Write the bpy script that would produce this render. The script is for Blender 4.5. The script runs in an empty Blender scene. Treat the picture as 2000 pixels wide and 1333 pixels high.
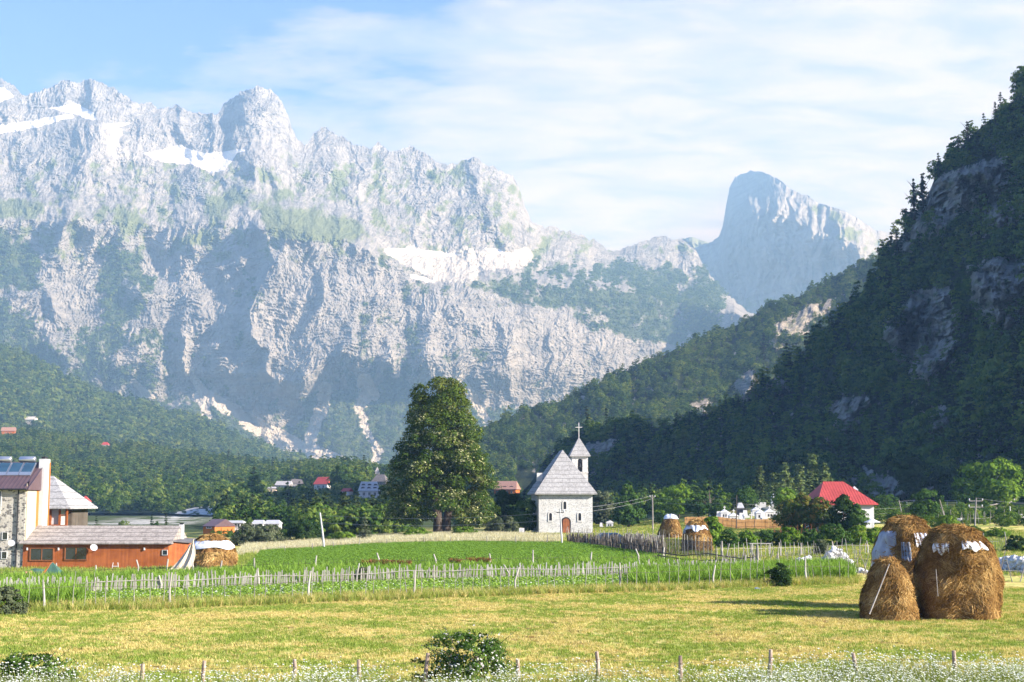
import bpy, bmesh, math, random
import numpy as np
from mathutils import Vector, Matrix, noise as mnoise
rad = math.radians
sc = bpy.context.scene
COL = sc.collection
random.seed(7)
# ------------------------------------------------------------------ camera
F = 2778.0; CAMZ = 4.6; TH = math.atan(314.5 / F)
cam_d = bpy.data.cameras.new('camera'); cam = bpy.data.objects.new('camera', cam_d); COL.objects.link(cam)
cam_d.sensor_width = 36; cam_d.lens = F / 2000 * 36; cam_d.clip_end = 60000; cam_d.clip_start = 0.5
cam.location = (0, 0, CAMZ); cam.rotation_euler = (math.pi / 2 + TH, 0, 0)
sc.camera = cam
def ray(px, py):
    yc = (666.5 - py) / F
    return (px - 1000) / F, math.cos(TH) - yc * math.sin(TH), math.sin(TH) + yc * math.cos(TH)
def P(px, py, Y):                    # point seen at a photo position at depth Y
    a, b, c = ray(px, py); t = Y / b
    return Vector((a * t, Y, CAMZ + c * t))
def rays(px, py):                    # arrays: slope per metre of depth
    yc = (666.5 - py) / F; b = math.cos(TH) - yc * math.sin(TH)
    return (px - 1000) / F / b, (math.sin(TH) + yc * math.cos(TH)) / b
def sst(a, b, x):
    t = np.clip((np.asarray(x, float) - a) / (b - a), 0, 1); return t * t * (3 - 2 * t)
def s1(a, b, x):
    t = min(1, max(0, (x - a) / (b - a))); return t * t * (3 - 2 * t)
# the lie of the land near the camera (metres)
def G(x, y):
    z = 3.0 * (1 - sst(4, 30, y))
    z = z - 1.15 * (1 - sst(-34, -6, x)) * sst(62, 118, y) * (1 - sst(200, 420, y))
    z = z + 1.5 * sst(22, 46, x) * sst(118, 190, y)
    z = z + 1.1 * sst(16, 36, x) * sst(195, 250, y) + 2.0 * sst(18, 40, x) * sst(245, 300, y)
    z = z + 0.05 * np.sin(x * 0.21 + 1) * np.sin(y * 0.13) + 0.03 * np.sin(x * 0.9) * np.sin(y * 0.7 + 2)
    return z
def g(x, y): return float(G(x, y))
def hit(px, py):                     # where the view ray meets the ground
    a, b, c = ray(px, py); y = 20.0
    while y < 900:
        t = y / b
        if CAMZ + c * t <= g(a * t, y): break
        y += 0.25
    t = y / b
    return Vector((a * t, y, g(a * t, y)))
# ------------------------------------------------------------------ numpy noise
def _grad(n, seed):
    r = np.random.RandomState(seed); a = r.rand(n, n) * 2 * np.pi
    return np.cos(a), np.sin(a)
_GR = {}
def perlin(x, y, seed=0, n=256):
    if seed not in _GR: _GR[seed] = _grad(n, seed)
    gx, gy = _GR[seed]
    xi = np.floor(x).astype(int); yi = np.floor(y).astype(int); xf = x - xi; yf = y - yi
    u = xf * xf * xf * (xf * (xf * 6 - 15) + 10); v = yf * yf * yf * (yf * (yf * 6 - 15) + 10)
    def d(i, j):
        a = (xi + i) % n; b = (yi + j) % n
        return gx[a, b] * (xf - i) + gy[a, b] * (yf - j)
    return 1.5 * ((1 - v) * ((1 - u) * d(0, 0) + u * d(1, 0)) + v * ((1 - u) * d(0, 1) + u * d(1, 1)))
def fbm(x, y, o=4, seed=0, gain=0.5):
    s = 0; a = 1.0; f = 1.0
    for i in range(o):
        s = s + a * perlin(x * f + 17.3 * i, y * f - 9.1 * i, seed + i); a *= gain; f *= 2.03
    return s
def ridged(x, y, o=4, seed=0, gain=0.5):
    s = 0; a = 1.0; f = 1.0; w = 1.0
    for i in range(o):
        r = 1 - np.abs(perlin(x * f + 11.7 * i, y * f + 5.3 * i, seed + i)); r = r * r
        s = s + a * r * w; w = np.clip(r * 1.3, 0, 1); a *= gain; f *= 2.07
    return s
def facet(x, y, seed=0, o=1, gain=.5):
    """craggy noise: a union of randomly turned pyramids, so flat faces meet in sharp edges"""
    s = 0; a = 1.0
    for q in range(o):
        r = np.random.RandomState(seed + q); J = r.rand(5, 128, 128); xi = np.floor(x).astype(int); yi = np.floor(y).astype(int); best = np.full(np.shape(x), -9.0)
        for i in (-1, 0, 1):
            for j in (-1, 0, 1):
                A = (xi + i) % 128; B = (yi + j) % 128; dx = x - (xi + i + J[0][A, B]); dy = y - (yi + j + J[1][A, B]); t = J[2][A, B] * 1.57
                c, n = np.cos(t), np.sin(t); k = .55 + .9 * J[4][A, B]
                best = np.maximum(best, J[3][A, B] * .9 - k * np.maximum(np.abs(dx * c + dy * n), np.abs(dy * c - dx * n) * .8))
        s = s + a * best; a *= gain; x = x * 2.1 + 3.3; y = y * 2.1 + 1.7
    return s
def inpoly(X, Y, poly):
    c = np.zeros(X.shape, bool); n = len(poly)
    for i in range(n):
        x0, y0 = poly[i]; x1, y1 = poly[(i + 1) % n]
        if y0 == y1: continue
        m = ((y0 > Y) != (y1 > Y)) & (X < (x1 - x0) * (Y - y0) / (y1 - y0) + x0)
        c ^= m
    return c
def sdist(X, Y, pts, widths=None):   # distance to a polyline, and width there
    best = np.full(X.shape, 1e9); w = np.zeros(X.shape)
    for i in range(len(pts) - 1):
        x0, y0 = pts[i]; x1, y1 = pts[i + 1]
        dx, dy = x1 - x0, y1 - y0
        t = np.clip(((X - x0) * dx + (Y - y0) * dy) / (dx * dx + dy * dy), 0, 1)
        d = np.hypot(X - x0 - t * dx, Y - y0 - t * dy)
        m = d < best; best = np.where(m, d, best)
        if widths is not None: w = np.where(m, widths[i] * (1 - t) + widths[i + 1] * t, w)
    return (best, w) if widths is not None else best
def psoft(X, Y, poly, soft):         # soft polygon mask
    ins = inpoly(X, Y, poly); d = sdist(X, Y, list(poly) + [poly[0]])
    return np.clip(0.5 + np.where(ins, d, -d) / (2 * soft), 0, 1)
# ------------------------------------------------------------------ node materials
def newmat(name):
    m = bpy.data.materials.new(name); m.use_nodes = True
    nt = m.node_tree; nt.nodes.clear()
    return m, nt, nt.nodes, nt.links
def N(nt, typ, **kw):
    n = nt.nodes.new(typ)
    for k, v in kw.items():
        if k == 'ins':
            for a, b in v.items(): n.inputs[a].default_value = b
        else: setattr(n, k, v)
    return n
def c4(c): return (c[0], c[1], c[2], 1)
def ramp(nt, fac, stops, interp='LINEAR'):
    r = N(nt, 'ShaderNodeValToRGB'); r.color_ramp.interpolation = interp
    e = r.color_ramp.elements
    while len(e) < len(stops): e.new(0.5)
    for q, (p, c) in zip(e, stops):
        q.position = p; q.color = c4(c) if len(c) == 3 else c
    nt.links.new(fac, r.inputs[0]); return r.outputs[0]
def mixc(nt, f, a, b, mode='MIX'):
    m = N(nt, 'ShaderNodeMix', data_type='RGBA', blend_type=mode)
    for s, v in ((0, f), (6, a), (7, b)):
        if hasattr(v, 'is_linked') or hasattr(v, 'links'): nt.links.new(v, m.inputs[s])
        else: m.inputs[s].default_value = v if s == 0 else c4(v)
    return m.outputs[2]
def noise(nt, scale, detail=4, rough=0.55, coord=None, dist=0.0, stretch=None, kind='ShaderNodeTexNoise'):
    n = N(nt, kind); n.inputs['Scale'].default_value = scale
    if 'Detail' in n.inputs: n.inputs['Detail'].default_value = detail
    if 'Roughness' in n.inputs and kind == 'ShaderNodeTexNoise': n.inputs['Roughness'].default_value = rough
    if 'Distortion' in n.inputs: n.inputs['Distortion'].default_value = dist
    if coord is None: coord = N(nt, 'ShaderNodeTexCoord').outputs['Object']
    if stretch:
        mp = N(nt, 'ShaderNodeMapping'); mp.inputs['Scale'].default_value = stretch
        nt.links.new(coord, mp.inputs['Vector']); coord = mp.outputs[0]
    nt.links.new(coord, n.inputs['Vector']); return n
def bump(nt, h, strength, dist):
    b = N(nt, 'ShaderNodeBump'); b.inputs['Strength'].default_value = strength; b.inputs['Distance'].default_value = dist
    nt.links.new(h, b.inputs['Height']); return b.outputs[0]
def finish(m, nt, color, rough=0.85, normal=None, spec=0.2, metal=0.0):
    b = N(nt, 'ShaderNodeBsdfPrincipled'); o = N(nt, 'ShaderNodeOutputMaterial')
    b.inputs['Roughness'].default_value = rough; b.inputs['Metallic'].default_value = metal
    b.inputs['Specular IOR Level'].default_value = spec
    if hasattr(color, 'links'): nt.links.new(color, b.inputs['Base Color'])
    else: b.inputs['Base Color'].default_value = c4(color)
    if normal is not None: nt.links.new(normal, b.inputs['Normal'])
    nt.links.new(b.outputs[0], o.inputs[0]); return m
def simple(name, col, rough=0.8, scale=4.0, var=0.25, bmp=0.0, spec=0.2, metal=0.0, stretch=None, col2=None):
    m, nt, ns, ln = newmat(name)
    n = noise(nt, scale, 5, 0.6, stretch=stretch)
    lo = tuple(c * (1 - var) for c in col); hi = tuple(min(1, c * (1 + var)) for c in (col2 or col))
    c = ramp(nt, n.outputs[0], [(0.3, lo), (0.7, hi)])
    nm = bump(nt, n.outputs[0], 0.6, bmp) if bmp else None
    return finish(m, nt, c, rough, nm, spec, metal)
def leafmat(name, stops, transl=0.35, objvar=0.25):
    """foliage: colour varies from leaf to leaf (mesh attribute 'lv') and from plant to plant"""
    m, nt, ns, ln = newmat(name)
    at = N(nt, 'ShaderNodeAttribute', attribute_name='lv')
    oi = N(nt, 'ShaderNodeObjectInfo')
    ad = N(nt, 'ShaderNodeMath', operation='MULTIPLY_ADD'); ln.new(oi.outputs['Random'], ad.inputs[0])
    ad.inputs[1].default_value = objvar; ln.new(at.outputs['Fac'], ad.inputs[2])
    sb = N(nt, 'ShaderNodeMath', operation='SUBTRACT'); ln.new(ad.outputs[0], sb.inputs[0]); sb.inputs[1].default_value = objvar / 2
    c = ramp(nt, sb.outputs[0], stops)
    d = N(nt, 'ShaderNodeBsdfDiffuse'); t = N(nt, 'ShaderNodeBsdfTranslucent'); mx = N(nt, 'ShaderNodeMixShader')
    o = N(nt, 'ShaderNodeOutputMaterial'); mx.inputs[0].default_value = transl
    c2 = mixc(nt, 1.0, c, (1.0, 1.0, 0.5), 'MULTIPLY')
    ln.new(c, d.inputs[0]); ln.new(c2, t.inputs[0]); ln.new(d.outputs[0], mx.inputs[1]); ln.new(t.outputs[0], mx.inputs[2])
    ln.new(mx.outputs[0], o.inputs[0]); return m
# ------------------------------------------------------------------ objects
def tag(o, label=None, cat=None, group=None, kind=None):
    if label: o['label'] = label
    if cat: o['category'] = cat
    if group: o['group'] = group
    if kind: o['kind'] = kind
    return o
def empty(name, loc=(0, 0, 0), rz=0.0, label=None, cat=None, group=None, s=1.0):
    o = bpy.data.objects.new(name, None); COL.objects.link(o); o.location = loc; o.rotation_euler = (0, 0, rz)
    o.scale = (s, s, s) if not hasattr(s, '__len__') else s
    o.empty_display_size = 0.3
    return tag(o, label, cat, group)
def link(name, me, mat=None, parent=None):
    if mat is not None and not me.materials:
        for q in (mat if isinstance(mat, (list, tuple)) else [mat]): me.materials.append(q)
    o = bpy.data.objects.new(name, me); COL.objects.link(o)
    if parent is not None: o.parent = parent
    return o
def npmesh(name, V, Fq, nside=4, attrs=None, smooth=False):
    V = np.ascontiguousarray(V, np.float32).reshape(-1, 3); Fq = np.ascontiguousarray(Fq, np.int32).reshape(-1, nside)
    me = bpy.data.meshes.new(name); nf = len(Fq)
    me.vertices.add(len(V)); me.vertices.foreach_set('co', V.ravel())
    me.loops.add(nf * nside); me.loops.foreach_set('vertex_index', Fq.ravel())
    me.polygons.add(nf); me.polygons.foreach_set('loop_start', np.arange(0, nf * nside, nside, dtype=np.int32))
    me.polygons.foreach_set('use_smooth', np.full(nf, smooth, bool))
    me.update(calc_edges=True)
    for k, a in (attrs or {}).items():
        a = np.asarray(a, np.float32)
        if a.ndim == 1:
            t = me.attributes.new(k, 'FLOAT', 'POINT'); t.data.foreach_set('value', a)
        else:
            t = me.attributes.new(k, 'FLOAT_COLOR', 'POINT')
            if a.shape[1] == 3: a = np.concatenate([a, np.ones((len(a), 1), np.float32)], 1)
            t.data.foreach_set('color', np.ascontiguousarray(a).ravel())
    return me
class MB:
    def __init__(s): s.v = []; s.f = []
    def quad(s, *p):
        n = len(s.v); s.v += [tuple(q) for q in p]; s.f.append(tuple(range(n, n + len(p)))); return s
    def hexa(s, lo, hi):                       # 4 lower, 4 upper points (counter-clockwise from above)
        n = len(s.v); s.v += [tuple(q) for q in lo] + [tuple(q) for q in hi]
        for f in ((3, 2, 1, 0), (4, 5, 6, 7), (0, 1, 5, 4), (1, 2, 6, 5), (2, 3, 7, 6), (3, 0, 4, 7)): s.f.append(tuple(n + i for i in f))
        return s
    def box(s, x0, y0, z0, x1, y1, z1):
        lo = [(x0, y0, z0), (x1, y0, z0), (x1, y1, z0), (x0, y1, z0)]
        return s.hexa(lo, [(a, b, z1) for a, b, _ in lo])
    def tube(s, pts, rs, n=6, cap=True):
        pts = [Vector(p) for p in pts]
        if not hasattr(rs, '__len__'): rs = [rs] * len(pts)
        base = len(s.v)
        for i, p in enumerate(pts):
            d = (pts[min(i + 1, len(pts) - 1)] - pts[max(i - 1, 0)]).normalized()
            a = d.orthogonal().normalized() if abs(d.z) < 0.9 else Vector((1, 0, 0)); a = (a - d * a.dot(d)).normalized(); b = d.cross(a)
            for k in range(n):
                t = 2 * math.pi * k / n; s.v.append(tuple(p + (a * math.cos(t) + b * math.sin(t)) * rs[i]))
        for i in range(len(pts) - 1):
            for k in range(n):
                k2 = (k + 1) % n; s.f.append((base + i * n + k, base + i * n + k2, base + (i + 1) * n + k2, base + (i + 1) * n + k))
        if cap:
            s.f.append(tuple(base + k for k in reversed(range(n)))); s.f.append(tuple(base + (len(pts) - 1) * n + k for k in range(n)))
        return s
    def prism(s, poly, y0, y1):                # xz outline pushed along y
        n = len(s.v); k = len(poly)
        s.v += [(a, y0, b) for a, b in poly] + [(a, y1, b) for a, b in poly]
        s.f.append(tuple(n + i for i in range(k))); s.f.append(tuple(n + k + i for i in reversed(range(k))))
        for i in range(k): j = (i + 1) % k; s.f.append((n + j, n + i, n + k + i, n + k + j))
        return s
    def mesh(s, name='m', smooth=False):
        me = bpy.data.meshes.new(name); me.from_pydata(s.v, [], s.f)
        if smooth:
            for p in me.polygons: p.use_smooth = True
        me.update(); return me
    def build(s, name, mat, parent=None, smooth=False): return link(name, s.mesh(name, smooth), mat, parent)
def copy_tree(o, parent=None):
    c = o.copy(); COL.objects.link(c)
    if parent is not None: c.parent = parent
    for ch in list(o.children): copy_tree(ch, c)
    return c
def grid_faces(nr, nc):
    i = np.arange(nr - 1)[:, None] * nc + np.arange(nc - 1)[None, :]
    return np.stack([i, i + 1, i + nc + 1, i + nc], -1).reshape(-1, 4)
# ------------------------------------------------------------------ light
SEL, SX, SY = rad(25), 0.937, -0.349
sdir = Vector((SX * math.cos(SEL), SY * math.cos(SEL), math.sin(SEL)))
sl = bpy.data.lights.new('sun', 'SUN'); sl.energy = 5.0; sl.angle = rad(0.5); sl.color = (0.975, 0.98, 1.0)
so = bpy.data.objects.new('sun', sl); COL.objects.link(so); so.rotation_euler = sdir.to_track_quat('Z', 'Y').to_euler()
W = bpy.data.worlds.new('World'); sc.world = W; W.use_nodes = True
def world():
    nt = W.node_tree; nt.nodes.clear(); ln = nt.links
    sky = N(nt, 'ShaderNodeTexSky', sky_type='NISHITA'); sky.sun_disc = False; sky.sun_elevation = SEL
    sky.sun_rotation = math.atan2(SX, SY); sky.altitude = 800; sky.air_density = 1.0; sky.dust_density = 0.6; sky.ozone_density = 2.0
    tc = N(nt, 'ShaderNodeTexCoord'); sp = N(nt, 'ShaderNodeSeparateXYZ'); ln.new(tc.outputs['Generated'], sp.inputs[0])
    def M(op, a, b, c=None):
        m = N(nt, 'ShaderNodeMath', operation=op)
        for i, v in enumerate((a, b, c)):
            if v is None: continue
            if hasattr(v, 'links'): ln.new(v, m.inputs[i])
            else: m.inputs[i].default_value = v
        return m.outputs[0]
    zz = M('ADD', M('MAXIMUM', sp.outputs[2], 0.0), 0.22)
    a = M('DIVIDE', sp.outputs[0], zz); b = M('DIVIDE', sp.outputs[1], zz)
    cb = N(nt, 'ShaderNodeCombineXYZ'); ln.new(a, cb.inputs[0]); ln.new(b, cb.inputs[1])
    n1 = noise(nt, 2.8, 9, 0.62, cb.outputs[0], 0.25, (1.0, 1.9, 1.0)); n2 = noise(nt, 0.9, 3, 0.5, cb.outputs[0], 0.3)
    az = M('MULTIPLY_ADD', sp.outputs[0], 1.5, 0.02)
    hi = M('MULTIPLY', M('MAXIMUM', M('SUBTRACT', sp.outputs[2], 0.21), 0.0), -2.5)
    cov = M('ADD', M('ADD', M('MULTIPLY_ADD', n1.outputs[0], 1.35, 0.02), M('MULTIPLY', n2.outputs[0], 0.5)), M('ADD', az, hi))
    fac = ramp(nt, cov, [(0.47, (0, 0, 0)), (0.60, (0.42,) * 3), (0.78, (0.80,) * 3), (0.98, (0.97,) * 3)])
    sky2 = mixc(nt, 1.0, sky.outputs[0], (0.46, 0.66, 1.30), 'MULTIPLY')
    dens = noise(nt, 5.0, 8, 0.62, cb.outputs[0], 0.3, (1.0, 2.2, 1.0))
    ccol = ramp(nt, dens.outputs[0], [(0.36, (CL * 0.66, CL * 0.80, CL * 1.14)), (0.60, (CL * 1.03, CL * 1.04, CL * 1.28))])
    mx = mixc(nt, fac, sky2, ccol)
    bg = N(nt, 'ShaderNodeBackground'); bg.inputs[1].default_value = 0.082; ln.new(mx, bg.inputs[0])
    o = N(nt, 'ShaderNodeOutputWorld'); ln.new(bg.outputs[0], o.inputs[0])
CL = 3.95
world()
sc.render.engine = 'CYCLES'
sc.view_settings.view_transform = 'Standard'; sc.view_settings.look = 'None'; sc.view_settings.exposure = 1.44; sc.view_settings.gamma = 1
cy = sc.cycles; cy.max_bounces = 5; cy.diffuse_bounces = 2; cy.glossy_bounces = 2; cy.transmission_bounces = 3; cy.volume_bounces = 0; cy.transparent_max_bounces = 6
cy.caustics_reflective = False; cy.caustics_refractive = False; cy.use_denoising = True
RIV = [(150, 1024), (240, 1016), (300, 1006), (340, 1001), (372, 992), (415, 986), (446, 985), (436, 995), (420, 1004), (392, 1014), (372, 1024)]
# ------------------------------------------------------------------ air
def haze():
    mb = MB().box(-5200, -400, -60, 5200, 10600, 2060)
    m, nt, ns, ln = newmat('haze_air')
    v = N(nt, 'ShaderNodeVolumePrincipled'); v.inputs['Color'].default_value = (0.32, 0.60, 1.0, 1); v.inputs['Density'].default_value = 1.45e-4
    v.inputs['Anisotropy'].default_value = 0.0; v.inputs['Absorption Color'].default_value = (1, 1, 1, 1)
    o = N(nt, 'ShaderNodeOutputMaterial'); ln.new(v.outputs[0], o.inputs['Volume'])
    tag(mb.build('haze', m), 'pale blue air between the meadow and the far mountains', 'haze', kind='stuff')
haze()
# ------------------------------------------------------------------ mountains
def mountain_mat(name, rockA, rockB, grass=(0.15, 0.185, 0.09), wood=(0.04, 0.058, 0.028), sc_=1.0, bm=6.0, strata=0.5):
    """vertex attribute 'mk': R woodland floor, G snow, B pale scree, A alpine grass"""
    m, nt, ns, ln = newmat(name)
    at = N(nt, 'ShaderNodeAttribute', attribute_name='mk'); sp = N(nt, 'ShaderNodeSeparateColor'); ln.new(at.outputs['Color'], sp.inputs[0])
    n1 = noise(nt, 0.006 * sc_, 8, 0.62, stretch=(1, 1, 0.45)); n2 = noise(nt, 0.03 * sc_, 8, 0.7, stretch=(1, 1, 0.5), dist=0.4)
    n3 = noise(nt, 0.012 * sc_, 6, 0.6, stretch=(0.25, 0.25, 3.0), dist=0.6)
    rock = ramp(nt, n2.outputs[0], [(0.32, rockB), (0.55, rockA), (0.75, tuple(c * 1.15 for c in rockA))])
    rock = mixc(nt, 0.35, rock, ramp(nt, n1.outputs[0], [(0.35, tuple(c * 0.6 for c in rockB)), (0.6, (rockA[0] * 1.05, rockA[1], rockA[2] * 0.92))]))
    cr = ramp(nt, n3.outputs[0], [(0.40, (0.55, 0.57, 0.6)), (0.47, (1, 1, 1))])
    rock = mixc(nt, strata, rock, cr, 'MULTIPLY')
    def edge(src, k=0.5, lo=0.42, hi=0.58):
        a = N(nt, 'ShaderNodeMath', operation='MULTIPLY_ADD'); ln.new(n2.outputs[0], a.inputs[0]); a.inputs[1].default_value = k
        ln.new(src, a.inputs[2]); s = N(nt, 'ShaderNodeMath', operation='SUBTRACT'); ln.new(a.outputs[0], s.inputs[0]); s.inputs[1].default_value = k * 0.5
        return ramp(nt, s.outputs[0], [(lo, (0, 0, 0)), (hi, (1, 1, 1))])
    gr = ramp(nt, n2.outputs[0], [(0.35, tuple(c * 0.75 for c in grass)), (0.65, tuple(c * 1.25 for c in grass))])
    col = mixc(nt, edge(at.outputs['Alpha'], 0.9, 0.35, 0.65), rock, gr)
    wd = ramp(nt, n2.outputs[0], [(0.35, tuple(c * 0.7 for c in wood)), (0.7, tuple(c * 1.3 for c in wood))])
    col = mixc(nt, edge(sp.outputs[0], 0.9, 0.4, 0.6), col, wd)
    col = mixc(nt, edge(sp.outputs[2], 0.5), col, ramp(nt, n2.outputs[0], [(0.3, (0.42, 0.41, 0.39)), (0.7, (0.56, 0.55, 0.52))]))
    col = mixc(nt, edge(sp.outputs[1], 0.25), col, (0.86, 0.86, 0.88))
    nm = bump(nt, n2.outputs[0], 1.0, bm)
    return finish(m, nt, col, 0.95, nm, 0.05)
def interp(tab, x): return np.interp(x, [t[0] for t in tab], [t[1] for t in tab])
def surface(name, us, sky, vbase, Dfun, relief, masks, mat, nrow, back=(900, 0.55), label=None, power=1.0, rough=3.0, seed=5):
    us = np.asarray(us, float); nc = len(us)
    top = interp(sky, us) + rough * (fbm(us / 22.0, us * 0 + 3.3, 5, seed, 0.68))
    t = np.linspace(0, 1, nrow) ** power
    vb = interp(vbase, us) if isinstance(vbase, list) else np.full(nc, float(vbase))
    Vv = vb[None, :] + (top - vb)[None, :] * t[:, None]; Uu = np.broadcast_to(us[None, :], Vv.shape).copy()
    tops = interp(sky, us); T = np.clip((vb[None, :] - Vv) / (vb - tops)[None, :], 0, 1.03)
    D = Dfun(Uu, Vv, T)
    R = relief(Uu, Vv, T)
    D = D - R
    ax, az = rays(Uu, Vv)
    X, Y, Z = ax * D, D, CAMZ + az * D
    mk = masks(Uu, Vv, T, R)
    # far side, so that the massif has a body
    bx = []
    for k, (dd, fz) in enumerate(((0.12, 0.93), (0.5, 0.75), (1.0, back[1]))):
        Yb = Y[-1] + back[0] * dd; bx.append((X[-1] * (Yb / Y[-1]), Yb, Z[-1] * fz))
    X = np.vstack([X] + [b[0] for b in bx]); Y = np.vstack([Y] + [b[1] for b in bx]); Z = np.vstack([Z] + [b[2] for b in bx])
    mk = np.concatenate([mk, np.repeat(mk[-1:], 3, 0)], 0)
    V = np.stack([X, Y, Z], -1)
    me = npmesh(name, V, grid_faces(V.shape[0], nc), attrs={'mk': mk.reshape(-1, 4)}, smooth=False)
    o = link(name, me, mat); tag(o, kind='structure'); print(name, 'top', V[..., 2].max(), 'far', V[..., 1].max(), 'x', V[..., 0].min(), V[..., 0].max())
    return V[:nrow], mk[:nrow], Uu, Vv, T
def stack(*a): return np.stack(a, -1)
def mz(X): return np.zeros_like(X)
# --- the great limestone massif
SKY1 = [(-200, 175), (-60, 150), (0, 152), (25, 165), (45, 185), (70, 180), (110, 165), (135, 157), (152, 166), (165, 158), (185, 155), (210, 165), (240, 185), (255, 196), (300, 205), (320, 213), (345, 207), (375, 220), (425, 222), (440, 205), (470, 180), (500, 170), (530, 175), (550, 195), (565, 235), (580, 276), (600, 281), (615, 258), (630, 250), (650, 258), (690, 280), (728, 291), (740, 280), (762, 300), (800, 287), (830, 300), (868, 321), (890, 318), (925, 306), (945, 320), (975, 332), (1003, 345), (1014, 370), (1025, 400), (1040, 435), (1060, 442), (1100, 448), (1130, 455), (1160, 470), (1185, 488), (1200, 492), (1230, 480), (1265, 468), (1300, 463), (1338, 465), (1352, 478), (1378, 520), (1402, 560), (1440, 590), (1500, 640)]
def crest(X, Y, pts, h, wl, wr, y0=None):
    ys = [p[1] for p in pts]; xs = [p[0] for p in pts]
    if ys[0] > ys[-1]: ys = ys[::-1]; xs = xs[::-1]
    cx = np.interp(Y, ys, xs); d = X - cx
    k = np.where(d < 0, np.exp(-np.abs(d) / wl), np.exp(-np.abs(d) / wr))
    env = sst(ys[0] - 40, ys[0] + 30, Y) * (1 - sst(ys[-1] - 20, ys[-1] + 60, Y))
    return h * k * env
def VLINES(u):
    """rows of the shelf edge, the cliff foot and the (smoothed) crest of the massif"""
    vs = np.interp(u, [-200, 0, 230, 330, 430, 480, 560, 700, 780, 870, 1000, 1200, 1400], [420, 430, 430, 445, 435, 450, 445, 475, 520, 548, 552, 565, 610])
    va = np.interp(u, [-200, 0, 110, 260, 330, 365, 430, 470, 520, 600, 640, 720, 860, 930, 1200, 1320, 1500], [690, 700, 735, 780, 795, 752, 765, 800, 850, 815, 765, 780, 790, 800, 775, 740, 730])
    tp = np.interp(u, [s[0] for s in SKY1], [s[1] for s in SKY1]); k = np.ones(31) / 31
    sm = lambda a: np.convolve(np.pad(a, 15, 'edge'), k, 'valid')
    vs, va, tp = sm(vs), sm(va), sm(sm(tp)); vs = np.maximum(vs, tp + 25); return vs, np.maximum(va, vs + 25), tp
def D1(U, V, T):
    base = np.interp(U[0], [-200, 400, 900, 1200, 1330, 1500], [3000, 3150, 3300, 3600, 3800, 3500])[None, :]
    top = np.interp(U[0], [-200, 100, 400, 600, 1000, 1060, 1250, 1325, 1500], [5600, 5500, 5500, 5420, 5400, 5600, 5800, 5900, 4900])[None, :]
    # apron, cliff, shelf, upper wall
    vs, va, tp = VLINES(U[0]); V = V + 5 * fbm(U / 42, V / 42, 4, 401, .55) * sst(0, .1, T) * (1 - sst(.9, 1, T))
    qa = np.clip((975 - V) / (975 - va)[None, :], 0, 1); qb = np.clip((va[None, :] - V) / (va - vs)[None, :], 0, 1); qc = np.clip((vs[None, :] - V) / (vs - tp)[None, :], 0, 1.05)
    prof = .27 * qa + .19 * qb + .54 * np.interp(qc, [0, .2, .42, 1.05], [0, .33, .53, 1.03])
    return base + (top - base) * prof
CR1 = [([(498, 400), (532, 480), (513, 560), (503, 640), (515, 730), (545, 745)], 210, 75, 260),
       ([(700, 470), (775, 540), (762, 590), (735, 640), (700, 700)], 70, 70, 120),
       ([(880, 560), (850, 640), (842, 700), (880, 780), (930, 830)], 130, 130, 200),
       ([(560, 190), (505, 230), (500, 290), (540, 340)], 90, 70, 60),
       ([(190, 230), (170, 300), (150, 400), (130, 440)], 80, 60, 90),
       ([(255, 560), (300, 620), (250, 720), (330, 800)], 60, 45, 120),
       ([(470, 310), (460, 380), (500, 430)], 60, 60, 110),
       ([(1110, 600), (1125, 660), (1085, 740)], 60, 50, 90), ([(1260, 620), (1280, 700)], 45, 40, 80),
       ([(960, 610), (985, 700), (1000, 790)], 55, 50, 80),
       ([(85, 560), (120, 640), (130, 720)], 60, 45, 90), ([(720, 310), (700, 380), (760, 470)], 45, 50, 70),
       ([(930, 320), (950, 400), (1000, 480)], 50, 50, 60), ([(610, 560), (640, 700), (590, 790)], 35, 30, 60)]
SNOW1 = [[(280, 300), (335, 288), (350, 285), (400, 300), (482, 292), (455, 312), (440, 332), (412, 338), (372, 322), (320, 318)], [(748, 486), (800, 485), (905, 497), (880, 503), (800, 497), (770, 505)], [(800, 535), (850, 548), (835, 552), (800, 542)],
                 [(950, 484), (972, 485), (985, 494), (1035, 490), (1030, 502), (960, 496)], [(-60, 165), (10, 172), (25, 190), (0, 200), (-60, 200)], [(95, 212), (150, 203), (182, 222), (188, 236), (170, 232), (140, 222)], [(-60, 250), (40, 240), (140, 222), (140, 230), (50, 255), (-60, 268)], [(212, 240), (262, 242), (232, 248), (226, 275), (219, 300), (216, 270)]]
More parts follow.
